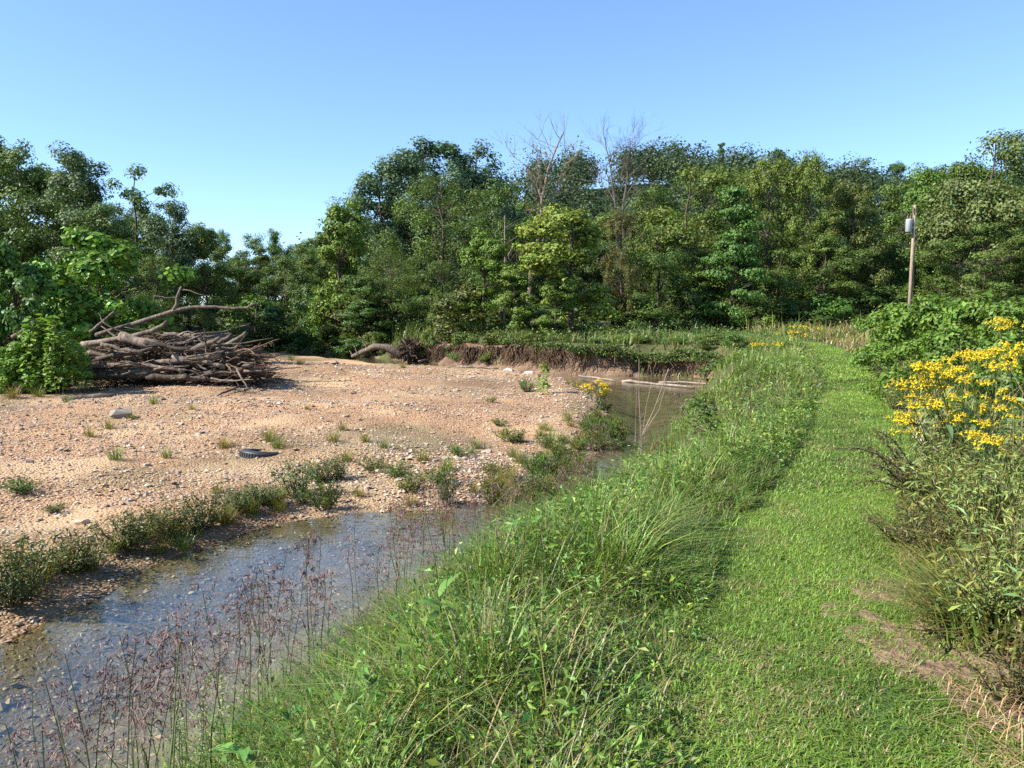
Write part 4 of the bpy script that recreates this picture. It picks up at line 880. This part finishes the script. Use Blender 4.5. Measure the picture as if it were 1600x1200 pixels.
# purple-top grasses by the water
def purpletop(seed):
    rng = np.random.default_rng(seed); st, pn = MB(), MB(); h = 1.25; lx = rng.uniform(-.12, .12); q = np.array([(lx * t * t + .03 * math.sin(t * 5), rng.normal(0, .006) + .08 * t * t, h * t) for t in np.linspace(0, 1, 7)]); tube(st, q, np.linspace(.0042, .0022, 7), 4, (1, 1, 1), False)
    bl = 4; blades(st, q[[1, 1, 2, 3]], rng.uniform(.25, .4, bl), np.full(bl, .007), rng.uniform(0, 6.28, bl), rng.uniform(.5, 1.1, bl), np.tile([[1., 1.05, .9]], (bl, 1)), 3)
    for k in range(11):
        t = .68 + .32 * k / 10; s = np.array([np.interp(t, np.linspace(0, 1, 7), q[:, i]) for i in range(3)]); a = rng.uniform(0, 6.28); L = rng.uniform(.08, .18) * (1.25 - (t - .7) * 2)
        e = s + np.array([math.cos(a) * L, math.sin(a) * L, L * rng.uniform(-.1, .5)]); m = s * .4 + e * .6 + np.array([0, 0, .02]); e2 = e - np.array([0, 0, L * .35]); tube(pn, [s, m, e, e2], [.0011, .001, .0009, .0006], 3, (1, 1, 1), False)
        for j in range(6):
            u = rng.uniform(.35, 1); c = (s * (1 - u) + e * u) + rng.normal(0, .008, 3); d = np.array([math.cos(a) * .4, math.sin(a) * .4, -.7]) + rng.normal(0, .45, 3); d /= np.linalg.norm(d); tube(pn, [c, c + d * .011, c + d * rng.uniform(.026, .042)], [.001, .0034, .0006], 3, (1, 1, 1), False)
    return st.mesh('stem', M['seedstem']), pn.mesh('seed_head', M['seed'])
M['seed'] = flat('purple_seed', (.17, .095, .08), .7); M['seedstem'] = flat('seed_stem', (.1, .12, .045), .6)
PT = [purpletop(100 + k) for k in range(7)]
mid = [(np.interp(t, O[:, 1], O[:, 0]) + RNG.uniform(.3, 1.9), t) for t in RNG.uniform(3.5, 10, 60)]
spots = [(RNG.uniform(-2.15, -1.2), RNG.uniform(2.1, 3.6)) for _ in range(12)] + [(np.interp(t, O[:, 1], O[:, 0]) + RNG.normal(.15, .3), t) for t in RNG.uniform(3.2, 7.8, 56)] + [(np.interp(t, O[:, 1], O[:, 0]) + RNG.normal(.9, .5), t) for t in RNG.uniform(4.5, 8.5, 16)]
for i, (x, y) in enumerate(spots):
    z = max(H1(x, y), ZW - .05); s = RNG.uniform(.7, 1.02)
    r = thing('purpletop_grass', 'tall thin grass stem with purple drooping seed head at the water edge', 'grass stem', (x, y, z), RNG.uniform(0, 6.28), (1, 1, s), 'purple-headed grasses', None); r['kind'] = 'thing'; a, b = PT[i % 7]; obj('stem', a, r); obj('seed_head', b, r)
for i, (x, y) in enumerate(mid):
    r = thing('seeding_grass', 'thin brownish seeding grass stem standing in the bank grass', 'grass stem', (x, y, H1(x, y)), RNG.uniform(0, 6.28), (.75, .75, RNG.uniform(.45, .68)), 'seeding grasses in the bank'); r['kind'] = 'thing'; a, b = PT[i % 7]; obj('stem', a, r); obj('seed_head', b, r)
for t in RNG.uniform(10.6, 18.5, 30):   # rank weeds and grass crowding the narrow channel
    i = np.searchsorted(B[:16, 1], t); x = float(np.interp(t, B[6:16, 1], B[6:16, 0])) + RNG.uniform(-.55, .35); w = plant('channel_weed', GW[RNG.integers(2)], (x, t, max(H1(x, t), ZW - .03)), 'rank weed crowding the edge of the narrow channel', 'weed', (RNG.uniform(.5, .9), RNG.uniform(.5, .9), RNG.uniform(1, 2.1)), 'weeds along the narrow channel', (RNG.uniform(.7, 1.2), RNG.uniform(.75, 1), .8))
for t in RNG.uniform(8.5, 15, 40):
    x = float(np.interp(t, O[:, 1], O[:, 0])) + RNG.uniform(-.15, .7); o = tag(obj('toe_grass_clump', tm[RNG.integers(3)], None, (x, t, max(H1(x, t), ZW) - .02), RNG.uniform(0, 6.28), (1.5, 1.5, RNG.uniform(1.3, 2.3))), 'taller grass clump at the water-side foot of the path bank', 'grass clump', 'grass clumps at the bank foot', 'thing'); o.color = (RNG.uniform(.7, 1.2), RNG.uniform(.8, 1.1), .8, 1)
# feathery pale weed in the foreground left
def feathery(seed):
    rng = np.random.default_rng(seed); a, b = MB(), MB()
    for s in range(4):
        q = wavy((rng.normal(0, .02), rng.normal(0, .02), 0), (rng.normal(0, .09), rng.normal(0, .09), rng.uniform(.75, 1.)), 6, .012, rng); tube(a, q, np.linspace(.004, .0015, 6), 4, (1.3, 2, .9), False)
        n = 520; t = rng.uniform(.25, 1, n) ; p = np.stack([np.interp(t, np.linspace(0, 1, 6), q[:, i]) for i in range(3)], 1); d = rng.normal(0, 1, (n, 3)); p += d * (.055 * (1.15 - t))[:, None]; leaves(b, p, rng.normal(0, 1, (n, 3)), rng.uniform(.008, .02, n), jitter((.24, .29, .13), n, rng), rng, .4)
    return a.mesh('stems', M['bark']), b.mesh('foliage', M['leaf'])
p = at(300, 1190, 3.55); plant('feathery_weed', feathery(3), (p.x, 3.55, max(H1(p.x, 3.55), ZW)), 'pale feathery upright weed standing before the water at lower left', 'weed', (1, 1, .95))
# broad-leaved plants with single leaves
def bigleaf(seed, L, W, c):
    n = 7; t = np.linspace(0, 1, n); w = W * np.sin(np.pi * t ** .8) ** .9 * .5; z = .25 * L * t - .45 * L * t * t; v = []
    for i in range(n): v += [(t[i] * L, -w[i], z[i] + w[i] * .25), (t[i] * L, 0, z[i]), (t[i] * L, w[i], z[i] + w[i] * .25)]
    q = [(i * 3 + k, i * 3 + k + 3, i * 3 + k + 4, i * 3 + k + 1) for i in range(n - 1) for k in (0, 1)]; return MB().add(v, q, None, c).mesh('leaf', M['leaf'], True)
BL = [bigleaf(k, .16, .05, jitter((.1, .19, .035), 1, RNG)[0]) for k in range(4)]; WL = [bigleaf(k, .17, .04, jitter((.19, .235, .08), 1, RNG)[0]) for k in range(4)]
def stemmesh(h, lean, g=(1, 1.8, .7), r0=.006): mb = MB(); tube(mb, [(lean[0] * t * t, lean[1] * t * t, h * t) for t in np.linspace(0, 1, 6)], np.linspace(r0, r0 * .45, 6), 5, g, False); return mb.mesh('stem', M['bark'], True)
labs = ['broad-leaved green weed at the bottom edge left of centre', 'broad-leaved weed beside the small yellow buds', 'glossy broad-leaved weed in the long grass near the bottom', 'broad-leaved weed in the dark hollow of the long grass', 'broad-leaved plant halfway up the grassy bank', 'broad-leaved plant near the riffle end of the pool']
for l, (px, py, Y, h, nl) in zip(labs, [(400, 1170, 3.3, .4, 16), (465, 1130, 3.6, .45, 16), (560, 1190, 3.2, .4, 14), (700, 1100, 3.6, .4, 14), (820, 980, 5, .45, 12), (720, 900, 6.6, .45, 12)]):
    p = at(px, py, Y); z = H1(p.x, Y); r = thing('broadleaf_weed', l, 'weed', (p.x, Y, z), RNG.uniform(0, 6), 1, 'broad-leaved weeds in the bank grass'); h = max(h, p.z - z + .05); lean = (RNG.normal(0, .05), RNG.normal(0, .05)); obj('stem', stemmesh(h, lean), r)
    for k in range(nl): t = .3 + .7 * k / nl; obj('leaf', BL[k % 4], r, (lean[0] * t * t, lean[1] * t * t, h * t), sc=RNG.uniform(.6, 1.2), rot=(RNG.normal(0, .3), RNG.uniform(-.7, .1), k * 2.4 + RNG.normal(0, .3)))
# ------------------------------------------------------------------ yellow wingstem right of the path
def flowerhead(seed):
    rng = np.random.default_rng(seed); mb = MB(); pet = []
    for k in range(8):
        c = np.array([*rng.normal(0, .032, 2), rng.uniform(0, .035)]); tube(mb, [(0, 0, -.07), c - (0, 0, .012)], [.0018, .0012], 3, (.12, .18, .05), False); tube(mb, [c - (0, 0, .004), c + (0, 0, .007), c + (0, 0, .012)], [.005, .007, .003], 6, (.4, .3, .03))
        for j in range(6):
            a = j * 1.047 + rng.normal(0, .25); d = np.array([math.cos(a), math.sin(a), rng.uniform(-.75, .1)]); s = np.array([-math.sin(a), math.cos(a), 0]); L = rng.uniform(.018, .027); cc = np.array([.84, .64, .018]) * rng.uniform(.8, 1.1)
            mb.add([c, c + d * L * .5 + s * .0055, c + d * L, c + d * L * .5 - s * .0055], [(0, 1, 2, 3)], None, cc)
    return mb.mesh('flower_head', M['petal'])
FH = [flowerhead(k) for k in range(6)]
def wingstem(px, py, Y, base, label, heads, nl=44, spread=.3, sc=1.35):
    """plant rooted at photo pixel column `base`, its flower heads at the given height band"""
    b = at(base, py, Y); z = H1(b.x, Y); r = thing('wingstem_plant', label, 'flower plant', (b.x, Y, z), 0, 1, 'yellow flowering plants')
    tops = [np.array(at(a, c, Y + RNG.normal(0, spread))) - np.array((b.x, Y, z)) for a, c in heads]
    for i, e in enumerate(tops):
        obj('flower_head', FH[RNG.integers(6)], r, e, RNG.uniform(0, 6.28), sc * RNG.uniform(.8, 1.25))
        if i % 2 == 0 or len(tops) < 6:
            mb = MB(); s = np.array((e[0] * .15, e[1] * .15, 0)); t = np.linspace(0, 1, 6)[:, None]; q = s + (e - s) * t; q[:, :2] -= (e - s)[:2] * (t * (1 - t)) * .6; tube(mb, q, np.linspace(.006, .0025, 6), 5, (1.1, 1.9, .7), False); obj('stem', (mb, M['bark'], True), r)
            for k in range(max(4, nl // max(1, len(tops) // 2))):
                u = RNG.uniform(.15, .93); p = np.array([np.interp(u, t[:, 0], q[:, j]) for j in range(3)]); obj('leaf', WL[k % 4], r, p, sc=RNG.uniform(.7, 1.3), rot=(RNG.normal(0, .35), RNG.uniform(-.4, .6), RNG.uniform(0, 6.28)))
def heads(n, x0, x1, f, s): return [(x, f(x) + RNG.normal(0, s)) for x in RNG.uniform(x0, x1, n)]
wingstem(0, 740, 7.4, 1470, 'yellow-flowered plant leaning left over the path edge', heads(17, 1402, 1450, lambda x: 640 - (x - 1402) * .7, 24))
wingstem(0, 740, 7.6, 1500, 'yellow-flowered plant with the densest bloom, middle of the clump', heads(26, 1430, 1520, lambda x: 590 - (x - 1430) * .15, 20))
wingstem(0, 740, 7.8, 1540, 'yellow-flowered plant at the top of the clump', heads(24, 1480, 1600, lambda x: 573 - (x - 1480) * .2, 14))
wingstem(0, 740, 7.3, 1525, 'yellow-flowered plant with lower scattered blooms at the clump front', heads(16, 1450, 1560, lambda x: 640, 22))
wingstem(0, 720, 8.6, 1562, 'single tall yellow-flowered stem above the rest of the clump', heads(6, 1548, 1578, lambda x: 510, 5), 14)
wingstem(0, 740, 7.0, 1590, 'yellow-flowered plant cut off by the right edge', heads(9, 1560, 1605, lambda x: 650, 40))
wingstem(0, 780, 6.4, 1560, 'leafy plant with few low yellow blooms under the clump', heads(6, 1510, 1600, lambda x: 705, 12), 26)
wingstem(0, 1050, 3.9, 1600, 'small yellow-flowered stem at the right edge low in the photo', heads(6, 1570, 1600, lambda x: 975, 28), 10, .1, .9)
wingstem(0, 660, 21.5, 932, 'yellow-flowered plant at the bar edge beside the far pool', heads(16, 914, 950, lambda x: 610, 6), 40, .15, 2.2)
for l, (px, py, Y) in zip(['yellow blooms dotted in the far field left of the path end', 'yellow blooms at the far bend of the bank', 'low yellow blooms in the bank grass left of the path', 'yellow blooms behind, nearest the dark wood'], [(1235, 525, 34), (1195, 545, 27), (1140, 730, 9.5), (1250, 516, 38)]):
    wingstem(0, py + 25, Y, px, l, [(px + RNG.normal(0, 16), py + RNG.normal(0, 5)) for _ in range(9)], 16, .4, 1.1 if Y < 15 else 2.6)
# brambles behind the flowers
for px, Y, tp, w, l in [(1400, 19, 497, 110, 'bramble bush at the bend on the right of the path'), (1455, 16, 487, 130, 'bramble bush with raised arching shoots left of the flowers'), (1530, 14.5, 490, 150, 'bramble bush directly behind the tall yellow stem'), (1600, 13, 492, 160, 'bramble bush at the right edge behind the flowers'), (1390, 14.5, 560, 90, 'low bramble spilling onto the path edge'),
                        (1440, 13, 545, 120, 'low dense bramble just behind the yellow clump'), (1500, 11.5, 540, 130, 'bramble in the dark gap above the yellow clump'), (1580, 10, 548, 140, 'bramble filling the right edge behind the blooms'), (1480, 24, 490, 120, 'far bramble mound at the field edge')]:
    tree('bush', px, Y, tp - 14, w * 1.25, l, (1.05, 1.15, .8), 'brambles right of the path', 'bramble', 'bush')
# dark arching seed stalks over the path, dry weeds
M['dock'] = flat('dry_seed', (.12, .075, .04), .85)
b0 = at(1455, 800, 5.9); z0 = H1(b0.x, 5.9)
for k in range(15):
    e = at(1295 + RNG.uniform(0, 120), 710 + RNG.uniform(-45, 70), 5.9 + RNG.uniform(-.4, .4)); s = np.array((b0.x + RNG.normal(0, .1), 5.9 + RNG.normal(0, .12), z0)); e = np.array(e); e[2] = max(e[2], .12)
    r = thing('arching_stalk', 'dark seed-laden weed stalk arching left over the mown path', 'weed stalk', s, group='arching weed stalks'); e = e - s; t = np.linspace(0, 1, 9)[:, None]; q = e * t; q[:, 2] += .5 * np.linalg.norm(e) * (t * (1 - t))[:, 0] * 1.1
    mb = MB(); tube(mb, q, np.linspace(.006, .0028, 9), 4, (1.2, 1.5, .6), False); obj('stem', (mb, M['bark']), r)
    n = 120; u = RNG.uniform(.3, 1, n); p = np.stack([np.interp(u, t[:, 0], q[:, j]) for j in range(3)], 1) + RNG.normal(0, .012, (n, 3)); mb = MB(); leaves(mb, p, RNG.normal(0, 1, (n, 3)), RNG.uniform(.014, .036, n), jitter((.1, .085, .04), n, RNG), RNG, .45); tag(obj('seeds', (mb, M['leaf']), r), kind='stuff')
DW = [weed_mesh(70 + k, .45, .7, 900, .04, (.15, .15, .05), 26, .28, .3) for k in range(2)]; OW = [weed_mesh(80 + k, .6, .85, 800, .055, (.18, .225, .06), 26, .24, .06) for k in range(2)]
for px, py, s, m, l in [(1420, 850, .9, DW, 'brown dry weed under the arching stalks'), (1460, 880, 1., DW, 'brown dry weed mat right of the mown path'), (1500, 830, 1., OW, 'green weed below the leafy flower plant'), (1560, 860, 1.1, OW, 'green weed at the right edge below the flowers'), (1590, 930, 1., OW, 'green weed near the right edge above the low yellow blooms'), (1520, 930, .8, DW, 'dry weed beside the straw patch'), (1480, 760, 1., OW, 'leafy weed at the root of the arching stalks'), (1400, 640, .9, OW, 'weed on the right path edge under the bramble'), (1580, 790, 1.1, OW, 'weed filling the right edge under the flowers'), (1540, 990, .8, OW, 'weed just above the straw patch'), (1600, 1010, 1.1, OW, 'big weed cut off by the right edge'), (1595, 1100, .8, DW, 'dry weed at the lower right edge'), (1470, 800, 1.1, OW, 'weed left of the verge under the arching stalks'), (1530, 870, 1.2, OW, 'broad green weed in the middle of the right verge')]:
    plant('verge_weed', m[RNG.integers(2)], gnd(px, py, 0.), l, 'weed', s, 'weeds on the right verge')
for px, py, sc_ in [(RNG.uniform(1440, 1600), RNG.uniform(770, 1010), RNG.uniform(.8, 1.3)) for _ in range(46)]:
    if px < 1440 + (py - 770) * .25: continue
    o = tag(obj('verge_grass_clump', tm[RNG.integers(3)], None, gnd(px, py, 0.), RNG.uniform(0, 6.28), (sc_ * 1.8, sc_ * 1.8, sc_)), 'light feathery grass clump on the right verge below the flowers', 'grass clump', 'feathery grass clumps on the verge', 'thing'); o.color = (RNG.uniform(.9, 1.3), RNG.uniform(.95, 1.2), .9, 1)
